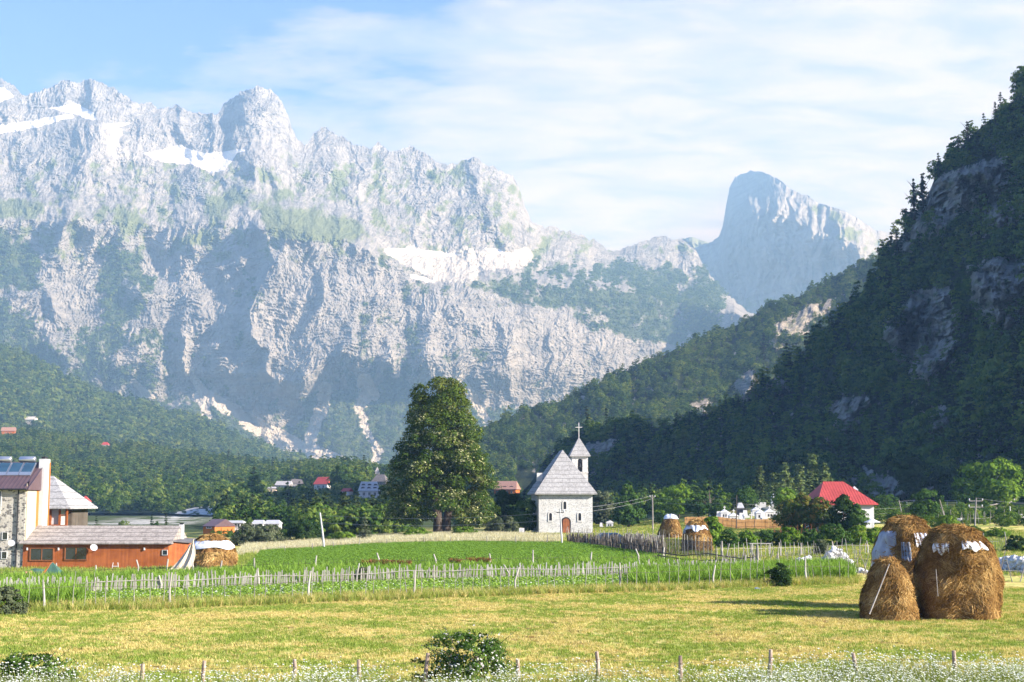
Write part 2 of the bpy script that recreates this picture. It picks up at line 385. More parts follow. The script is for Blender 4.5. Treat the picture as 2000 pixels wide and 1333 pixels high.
def R1(U, V, T):
    wx = 14 * fbm(U / 90, V / 90, 3, 31); wy = 14 * fbm(U / 90 + 7, V / 90, 3, 37)
    u = U + wx; v = V + wy
    R = mz(U); SN = mz(U)
    for p in SNOW1: SN = np.maximum(SN, psoft(U, V, p, 14))
    for pts, h, wl, wr in CR1: R = R + crest(U + wx * 1.6, V, pts, h, wl, wr)
    va = VLINES(U[0])[1][None, :]; low = sst(-15, 50, va + wy - V); R = R * sst(-10, 90, va - V)
    lower = sst(470, 620, V)
    q = 1 - 0.9 * SN
    R = R + low * (34 * ridged(u / 120, v / 230, 3, 3, 0.45) + 46 * facet(u / 75 + v / 300, v / 150, 301, 1) + lower * 10 * ridged(u / 50, v / 120, 4, 9, 0.5) * (0.35 + 0.65 * sst(-0.2, 0.4, fbm(U / 130, V / 130, 2, 35))))
    R = R + (1 - lower) * q * (24 * ridged(u / 60 + v / 190, v / 95 - u / 300, 3, 15, 0.5) + 34 * facet(u / 48 + v / 160, v / 70, 311, 1))
    fl = sst(-0.3, 0.35, fbm(U / 70, V / 90, 2, 39))
    sl = .35 + .65 * sst(-.25, .3, fbm(U / 85 + 4, V / 110, 2, 45))
    R = R + low * q * (sl * 24 * facet(u / 27 + v / 80, v / 46, 321, 3, .5) + sl * 5 * ridged(u / 8 + v / 40, v / 16, 3, 22, 0.65) + 7 * (1 - fl) * ridged(u / 90 + v / 60, v / 7.5 + u / 40, 3, 23, 0.6)) + q * 5 * fbm(u / 5, v / 5, 3, 25, 0.7)
    R = R + (1 - low) * 26 * fbm(u / 50, v / 40, 4, 29)
    return R - 150
def M1(U, V, T, R):
    j = 9 * fbm(U / 26, V / 26, 4, 41, 0.6); j2 = 9 * fbm(U / 26 + 9, V / 26, 4, 47, 0.6)
    X = U + j; Y = V + j2
    n = fbm(U / 40, V / 40, 5, 51, 0.6); nf = fbm(U / 11, V / 13, 4, 57, 0.65)
    loc = R - 0.25 * (np.roll(R, 12, 1) + np.roll(R, -12, 1) + np.roll(R, 8, 0) + np.roll(R, -8, 0))
    wood = mz(U)
    for poly, a in [([(0, 470), (60, 480), (80, 520), (75, 560), (-50, 560), (-100, 450)], 1.0), ([(-100, 590), (10, 590), (60, 640), (100, 720), (110, 800), (-100, 800)], 0.62),
                    ([(190, 470), (250, 480), (300, 560), (310, 620), (230, 640), (190, 600), (200, 540)], 0.55),
                    ([(120, 640), (300, 640), (330, 700), (300, 760), (130, 740)], 0.45),
                    ([(470, 480), (540, 500), (520, 600), (470, 680), (450, 620)], 0.55), ([(780, 545), (1000, 545), (1200, 560), (1330, 590), (1400, 640), (1340, 668), (1230, 662), (1140, 640), (1100, 612), (1000, 600), (900, 580), (860, 600), (780, 590)], 0.68),
                    ([(1160, 510), (1400, 520), (1420, 660), (1290, 600), (1150, 545)], 0.55), ([(690, 560), (800, 590), (850, 640), (840, 760), (720, 780), (650, 720), (690, 640)], 0.6),
                    ([(900, 640), (960, 620), (950, 700), (880, 740), (860, 700)], 0.5), ([(1010, 500), (1160, 520), (1130, 570), (1000, 545)], 0.5), ([(700, 460), (780, 520), (770, 560), (700, 490)], 0.7),
                    ([(60, 640), (170, 690), (160, 760), (60, 720)], 0.4)]:
        wood = np.maximum(wood, a * psoft(X, Y, poly, 14))
    apron = psoft(X, Y, [(-200, 780), (-100, 690), (110, 735), (260, 780), (340, 805), (420, 790), (500, 822), (580, 850), (600, 800), (640, 760), (720, 780), (860, 790), (930, 800), (1010, 810), (1200, 780), (1320, 720), (1500, 700), (1500, 1100), (-200, 1100)], 12)
    wood = np.maximum(wood, apron * 0.9)
    wood = wood + 0.34 * n - 0.003 * np.clip(R + 20, -60, 120) * (wood < 0.9) + 0.10 * nf
    wood = np.where(V < 330, wood - 0.5, wood) + 0.22 * sst(560, 700, V) * (loc < 0)
    al = 0.30 + 0.55 * n + 0.25 * nf - 0.006 * loc
    al = al * sst(250, 340, V) * (1 - sst(480, 560, V))
    for poly in ([(480, 395), (560, 400), (700, 425), (730, 465), (640, 480), (530, 465)], [(-50, 380), (90, 395), (80, 430), (-50, 430)], [(225, 395), (300, 440), (260, 465), (215, 440)], [(330, 460), (420, 440), (430, 480), (350, 490)], [(400, 385), (470, 360), (480, 400), (400, 430)], [(780, 520), (850, 545), (1010, 545), (980, 560), (800, 540)], [(-50, 490), (30, 500), (25, 540), (-50, 540)]):
        al = np.maximum(al, 0.85 * psoft(X, Y, poly, 12) + 0.2 * n)
    snow = mz(U)
    for poly in SNOW1:
        snow = np.maximum(snow, psoft(U + 0.5 * j, V + 0.25 * j2, poly, 2.5))
    sc1 = np.maximum(psoft(X, Y, [(745, 488), (1040, 490), (1030, 520), (940, 535), (925, 553), (840, 548), (800, 525)], 8), psoft(X, Y, [(205, 245), (240, 250), (235, 300), (300, 320), (250, 310), (215, 300)], 7))
    for pts, w in [([(368, 728), (385, 750), (400, 770), (450, 800), (520, 845), (560, 870), (600, 895), (650, 918)], [8, 10, 10, 13, 18, 23, 24, 15]), ([(634, 760), (632, 780), (625, 810), (606, 850), (610, 875), (640, 890), (690, 910)], [14, 11, 10, 10, 11, 11, 8]),
                   ([(712, 745), (722, 770), (700, 800), (715, 840), (730, 870), (740, 885), (735, 905)], [15, 17, 8, 7, 7, 9, 7]), ([(895, 740), (910, 760), (930, 790), (952, 825)], [14, 10, 9, 8]), ([(385, 770), (400, 800), (408, 822)], [6, 9, 5]), ([(262, 745), (280, 768), (300, 780)], [7, 7, 3])]:
        d, ww = sdist(U + 0.45 * j, V + 0.3 * j2, pts, w); sc1 = np.maximum(sc1, np.clip(0.5 + (ww - d) / 6, 0, 1) * (1.0 + 0.15 * nf))
    wood = np.where(sc1 > 0.3, 0, wood); wood = wood * (snow < 0.4)
    return stack(np.clip(wood, 0, 1), np.clip(snow, 0, 1), np.clip(sc1, 0, 1), np.clip(al, 0, 1))
MR1 = mountain_mat('limestone_far', wood=(0.075, 0.105, 0.045), rockA=(0.34, 0.35, 0.365), rockB=(0.19, 0.20, 0.22), sc_=1.3, bm=16.0)
S1 = surface('mountain_massif', np.arange(-190, 1490, 1.75), SKY1, 975, D1, R1, M1, MR1, 430, rough=5.0)
# --- the horn behind on the right
SKY2 = [(1180, 560), (1260, 500), (1300, 490), (1340, 488), (1385, 474), (1404, 462), (1412, 440), (1418, 400), (1425, 365), (1438, 343), (1465, 335), (1490, 337), (1518, 350), (1545, 370), (1580, 384), (1600, 398), (1640, 408), (1680, 430), (1710, 449), (1745, 455), (1800, 480), (1900, 500)]
def D2(U, V, T):
    front = np.interp(U[0], [1180, 1400, 1440, 1640, 1690, 1760, 1900], [7500, 7100, 6850, 5900, 5900, 6300, 6700])[None, :]
    return front + np.interp(T, [0, 0.5, 0.84, 1.0], [0, 300, 500, 1000]) + 650 * np.exp(-((U - 1440) / 60.0) ** 2) * sst(440, 350, V)
def R2(U, V, T):
    u = U + 8 * fbm(U / 60, V / 60, 3, 61); v = V + 8 * fbm(U / 60, V / 60 + 4, 3, 67)
    return 90 * ridged(u / 75, v / 220, 5, 63, 0.5) + 34 * ridged(u / 22, v / 60, 4, 69, 0.5) + 10 * fbm(u / 7, v / 8, 3, 65) + crest(U, V, [(1490, 360), (1465, 420), (1470, 500)], 200, 60, 200) + 60 * facet(u / 34, v / 60, 341, 3)
def M2(U, V, T, R):
    n = fbm(U / 30, V / 30, 5, 71, 0.6)
    al = 0.35 + 0.6 * n; d = sdist(U, V, [(1590, 405), (1650, 450), (1720, 490)]); al = al * np.maximum(sst(560, 600, V), np.exp(-(d / 26) ** 2) * 1.3)
    return stack(np.clip(0.6 * n * sst(560, 620, V), 0, 1), mz(U), mz(U), np.clip(al, 0, 1))
S2 = surface('horn_peak', np.arange(1180, 1900, 2.4), SKY2, 760, D2, R2, M2, MR1, 230, rough=2.0, seed=77)
SKY2b = [(1250, 520), (1310, 470), (1350, 463), (1385, 474), (1420, 500)]
surface('distant_hill', np.arange(1250, 1425, 6), SKY2b, 560, lambda U, V, T: 9000 + 300 * T, lambda U, V, T: 60 * fbm(U / 20, V / 20, 3, 3), lambda U, V, T, R: stack(mz(U), mz(U), mz(U), mz(U) + 0.6), MR1, 30, rough=1.0)
# --- left wooded hill
SKY3 = [(-260, 560), (-100, 630), (0, 678), (60, 702), (120, 733), (200, 768), (260, 788), (330, 806), (400, 826), (450, 851), (520, 880), (600, 905), (640, 917), (760, 932), (860, 940)]
def D3(U, V, T): 
    return np.interp(U[0], [-260, 860], [1150, 1250])[None, :] + (np.interp(U[0], [-260, 640, 860], [1500, 1450, 500])[None, :]) * T
def R3(U, V, T): return 60 * fbm(U / 130, V / 90, 4, 81) + 12 * fbm(U / 25, V / 20, 3, 83)
def M3(U, V, T, R): return stack(mz(U) + 0.9, mz(U), mz(U), mz(U) + 0.5)
MRG = mountain_mat('hill_floor', (0.33, 0.32, 0.30), (0.20, 0.2, 0.2), sc_=3, bm=1.0)
S3 = surface('wooded_hill', np.arange(-250, 860, 5), SKY3, 990, D3, R3, M3, MRG, 100, rough=2.0, back=(500, 0.6), seed=8)
# --- near left hillside
SKY4 = [(-300, 800), (0, 846), (60, 848), (150, 862), (240, 872), (330, 888), (420, 903), (500, 912), (560, 920), (640, 916), (700, 914), (760, 922), (820, 925), (900, 935), (990, 950), (1100, 975)]
def D4(U, V, T): return np.interp(U[0], [-300, 300, 480, 700, 1100], [640, 600, 460, 430, 430])[None, :] + np.interp(U[0], [-300, 300, 700, 1100], [850, 850, 650, 650])[None, :] * T ** 1.3
def M4(U, V, T, R):
    rv = psoft(U + 6 * fbm(U / 20, V / 8, 3, 95), V + 2 * fbm(U / 20, V / 8, 3, 96), RIV, 2.0) * np.clip(.75 + 1.6 * fbm(U / 14, V / 2.5, 4, 97, .6), 0, 1); return stack(0.9 - rv, mz(U), rv, mz(U) + 0.5)
def R4(U, V, T): return 26 * fbm(U / 110, V / 60, 4, 91)
S4 = surface('near_hillside', np.arange(-280, 1100, 6), SKY4, [(-300, 1002), (300, 1002), (450, 1009), (1100, 1008)], D4, R4, M4, MRG, 60, rough=2.0, back=(250, 0.7), seed=9)
RIVERM = S4[1][..., 2]
# --- right mountainside: sunny spur running into the dark cliff
SKY5 = [(820, 940), (900, 868), (945, 836), (1000, 812), (1080, 792), (1150, 758), (1230, 723), (1300, 690), (1400, 650), (1440, 634), (1500, 600), (1560, 580), (1640, 540), (1700, 508), (1735, 495), (1800, 480), (1950, 440)]
SKY6 = [(1010, 975), (1040, 940), (1060, 905), (1100, 865), (1135, 842), (1200, 838), (1280, 835), (1350, 822), (1420, 790), (1500, 745), (1560, 705), (1620, 655), (1680, 592), (1715, 535), (1738, 495), (1755, 470), (1772, 445), (1790, 415), (1810, 385), (1825, 350), (1842, 325), (1862, 305), (1885, 280), (1905, 260), (1932, 236), (1967, 210), (2000, 176), (2060, 136), (2300, -50), (2700, -260), (3200, -420)]
def D5(U, V, T):
    top = np.interp(U[0], [820, 1000, 1300, 1500, 1950], [1200, 1260, 1420, 1540, 1750])[None, :]
    base = np.interp(U[0], [820, 1000, 1300, 1950], [860, 870, 900, 1000])[None, :]
    k = np.interp(T, [0, 0.15, 0.5, 0.8, 1], [0, 0.20, 0.55, 0.82, 1.0])
    return base + (top - base) * k
def D6(U, V, T):
    top = np.interp(U[0], [1010, 1200, 1400, 1600, 1740, 1850, 2000, 2300, 3200], [740, 690, 655, 630, 610, 570, 490, 410, 340])[None, :]
    base = np.interp(U[0], [1010, 1150, 1300, 1450, 1600, 1735, 2000, 2300, 3200], [700, 600, 480, 410, 370, 345, 310, 250, 190])[None, :]
    return base + (top - base) * np.interp(T, [0, 0.12, 0.5, 0.8, 1], [0, 0.18, 0.55, 0.82, 1.0])
CLIFF = [[(1740, 500), (1790, 420), (1830, 345), (1900, 320), (1960, 300), (1990, 350), (1950, 400), (1880, 430), (1860, 470), (1800, 480), (1770, 520)],
         [(1730, 620), (1790, 560), (1850, 560), (1870, 620), (1850, 700), (1820, 760), (1760, 720), (1720, 660)],
         [(1890, 520), (1960, 500), (2010, 520), (2010, 640), (1930, 660), (1900, 590)],
         [(1880, 420), (1960, 400), (2000, 380), (1990, 430), (1930, 450), (1880, 450)],
         [(1510, 640), (1560, 610), (1600, 590), (1640, 585), (1600, 620), (1550, 660), (1510, 680)],
         [(1445, 720), (1480, 725), (1480, 775), (1440, 790), (1430, 750)], [(1500, 750), (1540, 740), (1535, 765), (1505, 775)],
         [(1130, 868), (1200, 858), (1215, 880), (1190, 925), (1140, 915)],
         [(1620, 790), (1660, 770), (1700, 790), (1660, 850), (1610, 860)], [(1800, 800), (1850, 790), (1850, 840), (1810, 850)],
         [(1600, 940), (1700, 925), (1800, 930), (1800, 955), (1640, 965)], [(1340, 800), (1380, 780), (1390, 800), (1350, 820)], [(1690, 945), (1760, 925), (1840, 940), (1830, 975), (1700, 975)]]
def R6(U, V, T): return R5(U, V, T)
def R5(U, V, T):
    u = U + 20 * fbm(U / 120, V / 120, 3, 101); v = V + 20 * fbm(U / 120 + 3, V / 120, 3, 107)
    R = 26 * fbm(u / 150, v / 150, 4, 103) + 5 * fbm(u / 30, v / 30, 4, 105)
    cl = mz(U)
    for c in CLIFF: cl = np.maximum(cl, psoft(u, v, c, 18))
    R = R + cl * (26 * facet(u / 40, v / 46, 351, 4, .55) + 3 * ridged(u / 14, v / 20, 4, 113, 0.7) + 4 * ridged(u / 30, v / 8, 3, 115, .6)) 
    return R * sst(0, 0.08, T)
def M5(U, V, T, R):
    j = 12 * fbm(U / 30, V / 30, 4, 121, 0.6); j2 = 12 * fbm(U / 30 + 9, V / 30, 4, 127, 0.6)
    cl = mz(U)
    for c in CLIFF: cl = np.maximum(cl, psoft(U + j, V + j2, c, 10))
    n = fbm(U / 14, V / 14, 4, 131, 0.6)
    w = np.clip(1.0 - cl * 1.15 + 0.75 * n, 0, 1)
    return stack(w, mz(U), np.clip(cl * 0.2, 0, 1) * 0, np.clip(0.35 + 0.3 * n, 0, 1))
MR5 = mountain_mat('cliff_rock', (0.42, 0.40, 0.36), (0.07, 0.068, 0.064), wood=(0.035, 0.05, 0.022), sc_=18, bm=2.0, strata=0.7)
print('surfaces'); S5 = surface('sunny_mountainside', np.arange(820, 1950, 4.0), SKY5, 1003, D5, R5, M5, MR5, 150, rough=3.0, back=(200, 0.45), seed=12)
S6 = surface('dark_mountainside', np.concatenate([np.arange(1010, 2020, 3.0), np.arange(2020, 3200, 12)]), SKY6, 1003, D6, R5, M5, MR5, 300, rough=3.0, back=(160, 0.45), seed=13)
# ------------------------------------------------------------------ foliage meshes
def quads_from(cen, nor, size, rng, aspect=1.0, lv=None):
    n = len(cen); nor = nor / (np.linalg.norm(nor, axis=1, keepdims=True) + 1e-9)
    r = rng.normal(size=(n, 3)); a = np.cross(nor, r); a /= (np.linalg.norm(a, axis=1, keepdims=True) + 1e-9); b = np.cross(nor, a)
    s = (size * (0.65 + 0.7 * rng.rand(n)))[:, None] * 0.5
    V = np.stack([cen - a * s * aspect, cen - b * s, cen + a * s * aspect, cen + b * s], 1).reshape(-1, 3)
    Fq = np.arange(4 * n).reshape(n, 4)
    return V, Fq, (None if lv is None else np.repeat(lv, 4))
def prof_round(t): return np.sqrt(np.clip(1 - (2 * t - 1) ** 2, 0, 1)) * (1.12 - 0.3 * t)
def prof_cone(t): return np.clip(1.02 - t, 0, 1) ** 0.85 * (0.35 + 0.65 * np.clip(t / 0.12, 0, 1))
def prof_col(t): return np.clip(t / 0.25, 0.2, 1) ** 0.5 * np.clip((1.02 - t) / 0.7, 0, 1) ** 0.6
def crown(name, prof, height, radius, nclump, nper, leaf, seed, lump=0.30, z0=0.0, squash=0.75, out=0.75, lvar=0.5, flowers=0.0):
    rng = np.random.RandomState(seed)
    t = rng.rand(nclump * 3); ang = rng.rand(nclump * 3) * 2 * np.pi; pr = prof(t)
    keep = rng.rand(nclump * 3) < (pr + 0.08) / (pr.max() + 0.08); t, ang, pr = t[keep][:nclump], ang[keep][:nclump], pr[keep][:nclump]
    k = len(t); rr = radius * pr * (0.35 + 0.55 * rng.rand(k) ** 0.5) * (1 + 0.22 * np.sin(ang * 3 + seed) + 0.12 * np.sin(ang * 7 + t * 9))
    C = np.stack([np.cos(ang) * rr, np.sin(ang) * rr, z0 + t * height * 0.94 + 0.03 * height], 1)
    cr = radius * lump * (0.6 + 0.7 * rng.rand(k)) * np.clip(pr + 0.25, 0.3, 1)
    cl = rng.rand(k)
    ci = np.repeat(np.arange(k), nper); n = len(ci)
    d = rng.normal(size=(n, 3)); d /= np.linalg.norm(d, axis=1, keepdims=True); d[:, 2] = np.abs(d[:, 2]) * 0.9 - 0.25 * rng.rand(n)
    rad_ = (0.55 + 0.5 * rng.rand(n) ** 0.6)[:, None]
    cen = C[ci] + d * rad_ * cr[ci][:, None] * np.array([1, 1, squash])
    axis = np.stack([cen[:, 0], cen[:, 1], (cen[:, 2] - z0 - height * 0.35) * 0.5], 1)
    axis /= (np.linalg.norm(axis, axis=1, keepdims=True) + 1e-6)
    nor = d * out + axis * 0.55 + rng.normal(size=(n, 3)) * 0.38
    lv = 0.5 + (cl[ci] - 0.5) * lvar + (rng.rand(n) - 0.5) * 0.35
    if flowers:
        fl = (d[:, 2] > 0.05) & (rng.rand(n) < flowers) & (rad_[:, 0] > 0.85); lv = np.where(fl, 1.2, lv)
    V, Fq, lvv = quads_from(cen, nor, np.full(n, leaf), rng, 0.7, lv)
    return V, Fq, lvv
def conifer(height, radius, ntier, nbr, leaf, seed, droop=0.25, gap=0.0):
    """spruce and pine crowns: tiers of drooping boughs carrying needle sprays"""
    rng = np.random.RandomState(seed); cen = []; nor = []; lv = []
    for i in range(ntier):
        t = (i + 0.5 * rng.rand()) / ntier; z = height * (0.08 + 0.92 * t); L = radius * (1 - t) ** 0.8 * (0.75 + 0.4 * rng.rand()) + 0.04 * radius
        if rng.rand() < gap: continue
        for b in range(nbr):
            a = rng.rand() * 6.283; l = L * (0.6 + 0.5 * rng.rand()); m = max(2, int(6 * l / radius) + 1); c = 0.35 + 0.4 * rng.rand()
            for j in range(m):
                f = (j + 0.6) / m
                for q in range(2):
                    cen.append([math.cos(a) * l * f + rng.normal() * 0.06 * radius, math.sin(a) * l * f + rng.normal() * 0.06 * radius, z - droop * l * f * f + rng.normal() * 0.012 * height])
                    nor.append([math.cos(a) * 0.5 + rng.normal() * 0.35, math.sin(a) * 0.5 + rng.normal() * 0.35, 0.75 + rng.normal() * 0.3]); lv.append(c + (rng.rand() - 0.5) * 0.35 + 0.15 * f)
    return quads_from(np.array(cen), np.array(nor), np.full(len(cen), leaf), rng, 0.55, np.array(lv))
def cmesh(name, tri, mat): 
    V, Fq, lv = tri; me = npmesh(name, V, Fq, attrs={'lv': lv}); me.materials.append(mat); return me
GREEN_F = leafmat('forest_leaf', [(0.0, (0.018, 0.046, 0.010)), (0.35, (0.055, 0.115, 0.022)), (0.65, (0.12, 0.19, 0.036)), (1.0, (0.20, 0.25, 0.05))], 0.4, 0.7)
GREEN_C = leafmat('needle', [(0.0, (0.008, 0.018, 0.008)), (0.5, (0.028, 0.048, 0.018)), (1.0, (0.075, 0.095, 0.03))], 0.15, 0.4)
VARS = []
for i in range(4): VARS.append(cmesh('crown', crown('c', prof_round, 1.0, 0.5, 26, 22, 0.10, 20 + i, 0.36), GREEN_F))
for i in range(2): VARS.append(cmesh('crown', crown('c', prof_col, 1.25, 0.36, 22, 22, 0.095, 30 + i, 0.40), GREEN_F))
for i in range(2): VARS.append(cmesh('crown', conifer(1.5, 0.36, 9, 5, 0.13, 40 + i), GREEN_C))
for i in range(2): VARS.append(cmesh('crown', crown('c', prof_round, 1.0, 0.5, 10, 14, 0.2, 50 + i, 0.45), GREEN_F))     # 8,9: coarse, for the far slopes
SRC = []
def srcs(meshes):
    r = []
    for me in meshes:
        o = bpy.data.objects.new('source_' + me.name, me); r.append(o)
    return r
def scatter(name, pts, scl, rot, idx, meshes, label, cat, tilt=0.0):
    """ONE stuff object: points carrying plants (geometry nodes)"""
    n = len(pts); me = bpy.data.meshes.new(name); me.vertices.add(n)
    me.vertices.foreach_set('co', np.ascontiguousarray(pts, np.float32).ravel())
    for k, a in (('scl', scl), ('rot', rot), ('tlt', (np.random.RandomState(n % 1000).rand(n) - 0.5) * tilt)):
        t = me.attributes.new(k, 'FLOAT', 'POINT'); t.data.foreach_set('value', np.asarray(a, np.float32))
    t = me.attributes.new('idx', 'INT', 'POINT'); t.data.foreach_set('value', np.asarray(idx, np.int32))
    o = bpy.data.objects.new(name, me); COL.objects.link(o)
    ng = bpy.data.node_groups.new(name, 'GeometryNodeTree')
    ng.interface.new_socket('Geometry', in_out='INPUT', socket_type='NodeSocketGeometry'); ng.interface.new_socket('Geometry', in_out='OUTPUT', socket_type='NodeSocketGeometry')
    nn = ng.nodes; ln = ng.links; gi = nn.new('NodeGroupInput'); go = nn.new('NodeGroupOutput')
    iop = nn.new('GeometryNodeInstanceOnPoints'); jn = nn.new('GeometryNodeJoinGeometry')
    for so_ in reversed(srcs(meshes)):
        oi = nn.new('GeometryNodeObjectInfo'); oi.inputs['Object'].default_value = so_; oi.inputs['As Instance'].default_value = False
        g2 = nn.new('GeometryNodeGeometryToInstance'); ln.new(oi.outputs['Geometry'], g2.inputs[0]); ln.new(g2.outputs[0], jn.inputs[0])
    def att(nm, ty='FLOAT'):
        a = nn.new('GeometryNodeInputNamedAttribute'); a.data_type = ty; a.inputs['Name'].default_value = nm; return a.outputs['Attribute']
    cx = nn.new('ShaderNodeCombineXYZ'); ln.new(att('rot'), cx.inputs[2]); ln.new(att('tlt'), cx.inputs[0])
    e2r = nn.new('FunctionNodeEulerToRotation'); ln.new(cx.outputs[0], e2r.inputs[0])
    ln.new(gi.outputs[0], iop.inputs['Points']); ln.new(jn.outputs[0], iop.inputs['Instance']); iop.inputs['Pick Instance'].default_value = True
    ln.new(att('idx', 'INT'), iop.inputs['Instance Index']); ln.new(e2r.outputs[0], iop.inputs['Rotation']); ln.new(att('scl'), iop.inputs['Scale'])
    ln.new(iop.outputs[0], go.inputs[0])
    md = o.modifiers.new('scatter', 'NODES'); md.node_group = ng
    return tag(o, label, cat, kind='stuff')
def on_surface(S, dens, mask, rng, umin=-150, umax=2060):
    """random points on a built slope, evenly by real area times a mask"""
    V, mk, U, Vv, T = S
    a = np.linalg.norm(np.cross(V[:-1, 1:] - V[:-1, :-1], V[1:, :-1] - V[:-1, :-1]), axis=-1)
    w = a * mask[:-1, :-1] * (U[:-1, :-1] > umin) * (U[:-1, :-1] < umax) * dens
    cnt = rng.poisson(np.clip(w, 0, 40)); r, c = np.nonzero(cnt); k = cnt[r, c]; r = np.repeat(r, k); c = np.repeat(c, k)
    f, h = rng.rand(len(r))[:, None], rng.rand(len(r))[:, None]
    return (V[r, c] * (1 - f) + V[r, c + 1] * f) * (1 - h) + (V[r + 1, c] * (1 - f) + V[r + 1, c + 1] * f) * h
rng = np.random.RandomState(11)
def surfD(S, u, v):
    V, U = S[0], S[2]; j = int(np.argmin(np.abs(U[0] - u))); c = V[:, j]; vv = 981 - (c[:, 2] - CAMZ) / c[:, 1] * F * 1.0
    return float(c[int(np.argmin(np.abs(vv - v))), 1])
CLEAR = []        # (left, right, base row, distance): glades cut for the houses
def keepclear(p):
    u = 1000 + F * p[:, 0] / p[:, 1]; v = 981 - (p[:, 2] - CAMZ) / p[:, 1] * F; ok = np.ones(len(p), bool); mh = np.full(len(p), 99.0)
    for k in (.15, .45, .8):
        ok &= ~inpoly(u, v - k * 7.5 * F / p[:, 1], RIV)
    for a, b_, yb, D in CLEAR:
        hgt = 8.5 * F / p[:, 1]
        m = (u > a - 2 - hgt * .40) & (u < b_ + 2 + hgt * .40) & (p[:, 1] < D + 14) & (v > yb - 40)
        mh = np.where(m, np.minimum(mh, (v - yb + 3) * p[:, 1] / F / 1.1), mh)
    return np.where(ok, mh, 0)
def forest(name, S, dens, mask, size, spread, w, label, sink=0.12, **k):
    p = on_surface(S, dens, mask, rng, **k)
    n = len(p); s = size * (1 - spread / 2 + spread * rng.rand(n)) * (0.8 + 0.5 * (fbm(p[:, 0] / 60, p[:, 1] / 60, 2, 5) > 0.1))
    s = np.minimum(s, keepclear(p)); ok = s > 1.3; p = p[ok]; s = s[ok]; n = len(p)
    p[:, 2] -= s * sink
    idx = rng.choice(len(w), n, p=np.array(w) / sum(w))
    print(name, n)
    return scatter(name, p, s, rng.rand(n) * 6.28, idx, VARS, label, 'woodland', 0.2)
def clear(S, lo=0.35):
    return np.clip((S[1][..., 0] - lo) / 0.3, 0, 1)
HS = [(611, 645, 932, 946, 957, S4), (667, 685, 954, 960, 968, S4), (702, 744, 941, 959, 973, S4), (725, 756, 927, 941, 950, S4), (733, 742, 912, 922, 930, S4), (538, 569, 940, 948, 954, S4), (568, 595, 936, 945, 950, S4), (524, 541, 951, 954, 964, S4),
      (160, 179, 969, 980, 991, S4), (141, 163, 981, 984, 992, S4), (962, 1010, 940, 956, 968, S4), (1012, 1040, 945, 952, 959, S4), (3, 30, 835, 842, 850, S4), (46, 69, 814, 820, 827, S3), (198, 213, 864, 869, 874, S4)]
HD = {}
for h_ in HS:
    d_ = surfD(h_[5], (h_[0] + h_[1]) / 2, h_[4]); HD[h_[0]] = d_ - 9; CLEAR.append((h_[0], h_[1], h_[4], d_))
CLEAR += [(494, 552, 1033, 262), (398, 428, 1036, 250), (432, 479, 1034, 255)]
forest('woodland', S6, 0.046, clear(S6), 5.8, 0.9, [3, 3, 3, 3, 2, 2, 1.6, 1.6, 0, 0], 'dark scrubby woodland on the shaded slope and cliffs at the right', umin=1000)
forest('woodland', S5, 0.040, clear(S5), 6.3, 0.8, [4, 4, 4, 4, 2, 2, .4, .4, 0, 0], 'dense green woodland on the sunny spur behind the white church')
forest('woodland', S4, 0.040, clear(S4) * (1 - RIVERM), 6.5, 0.8, [4, 4, 4, 4, 2, 2, .3, .3, 0, 0], 'bushy green woodland around the village houses beyond the fields')
forest('woodland', S3, 0.011, clear(S3), 13.0, 0.7, [0, 0, 0, 0, 1, 1, 0, 0, 5, 5], 'blue green forest covering the long hill on the left')
forest('woodland', S1, 0.0050, clear(S1, 0.38) * (S1[1][..., 2] < .25), 12.0, 1.0, [0, 0, 0, 0, 0, 0, 0, 0, 5, 5], 'distant hazy trees clinging to the foot and ledges of the grey massif', umin=-80, umax=1420)
# ------------------------------------------------------------------ the valley floor
def pxpoly(pts): return [tuple(hit(*p)[:2]) for p in pts]
Z_GARDEN = pxpoly([(-60, 1200), (60, 1192), (460, 1178), (840, 1163), (1350, 1148), (1670, 1136), (1650, 1112), (1300, 1126), (900, 1136), (480, 1150), (-60, 1168)])
Z_CORN = pxpoly([(-60, 1168), (480, 1150), (900, 1136), (1300, 1126), (1480, 1118), (1300, 1098), (1230, 1099), (850, 1106), (480, 1117), (-60, 1128)])
Z_ALFALFA = pxpoly([(470, 1117), (850, 1106), (1230, 1099), (1300, 1090), (1230, 1072), (1085, 1062), (900, 1061), (700, 1067), (510, 1079)])
Z_PALE = pxpoly([(455, 1090), (510, 1079), (700, 1067), (900, 1061), (1085, 1063), (1100, 1050), (1000, 1046), (860, 1046), (700, 1052), (480, 1068)])
Z_LAWN = pxpoly([(-80, 1128), (480, 1117), (500, 1082), (455, 1075), (200, 1075), (-80, 1080)])
Z_PAST = pxpoly([(1100, 1060), (1300, 1095), (1480, 1118), (1660, 1112), (2100, 1130), (2100, 1040), (1700, 1030), (1400, 1022), (1170, 1020), (1000, 1046)])
Z_RIVER = pxpoly([(px, max(py, 1001)) for px, py in RIV[:5]] + [(436, 1001), (420, 1004), (392, 1014), (372, 1024)])
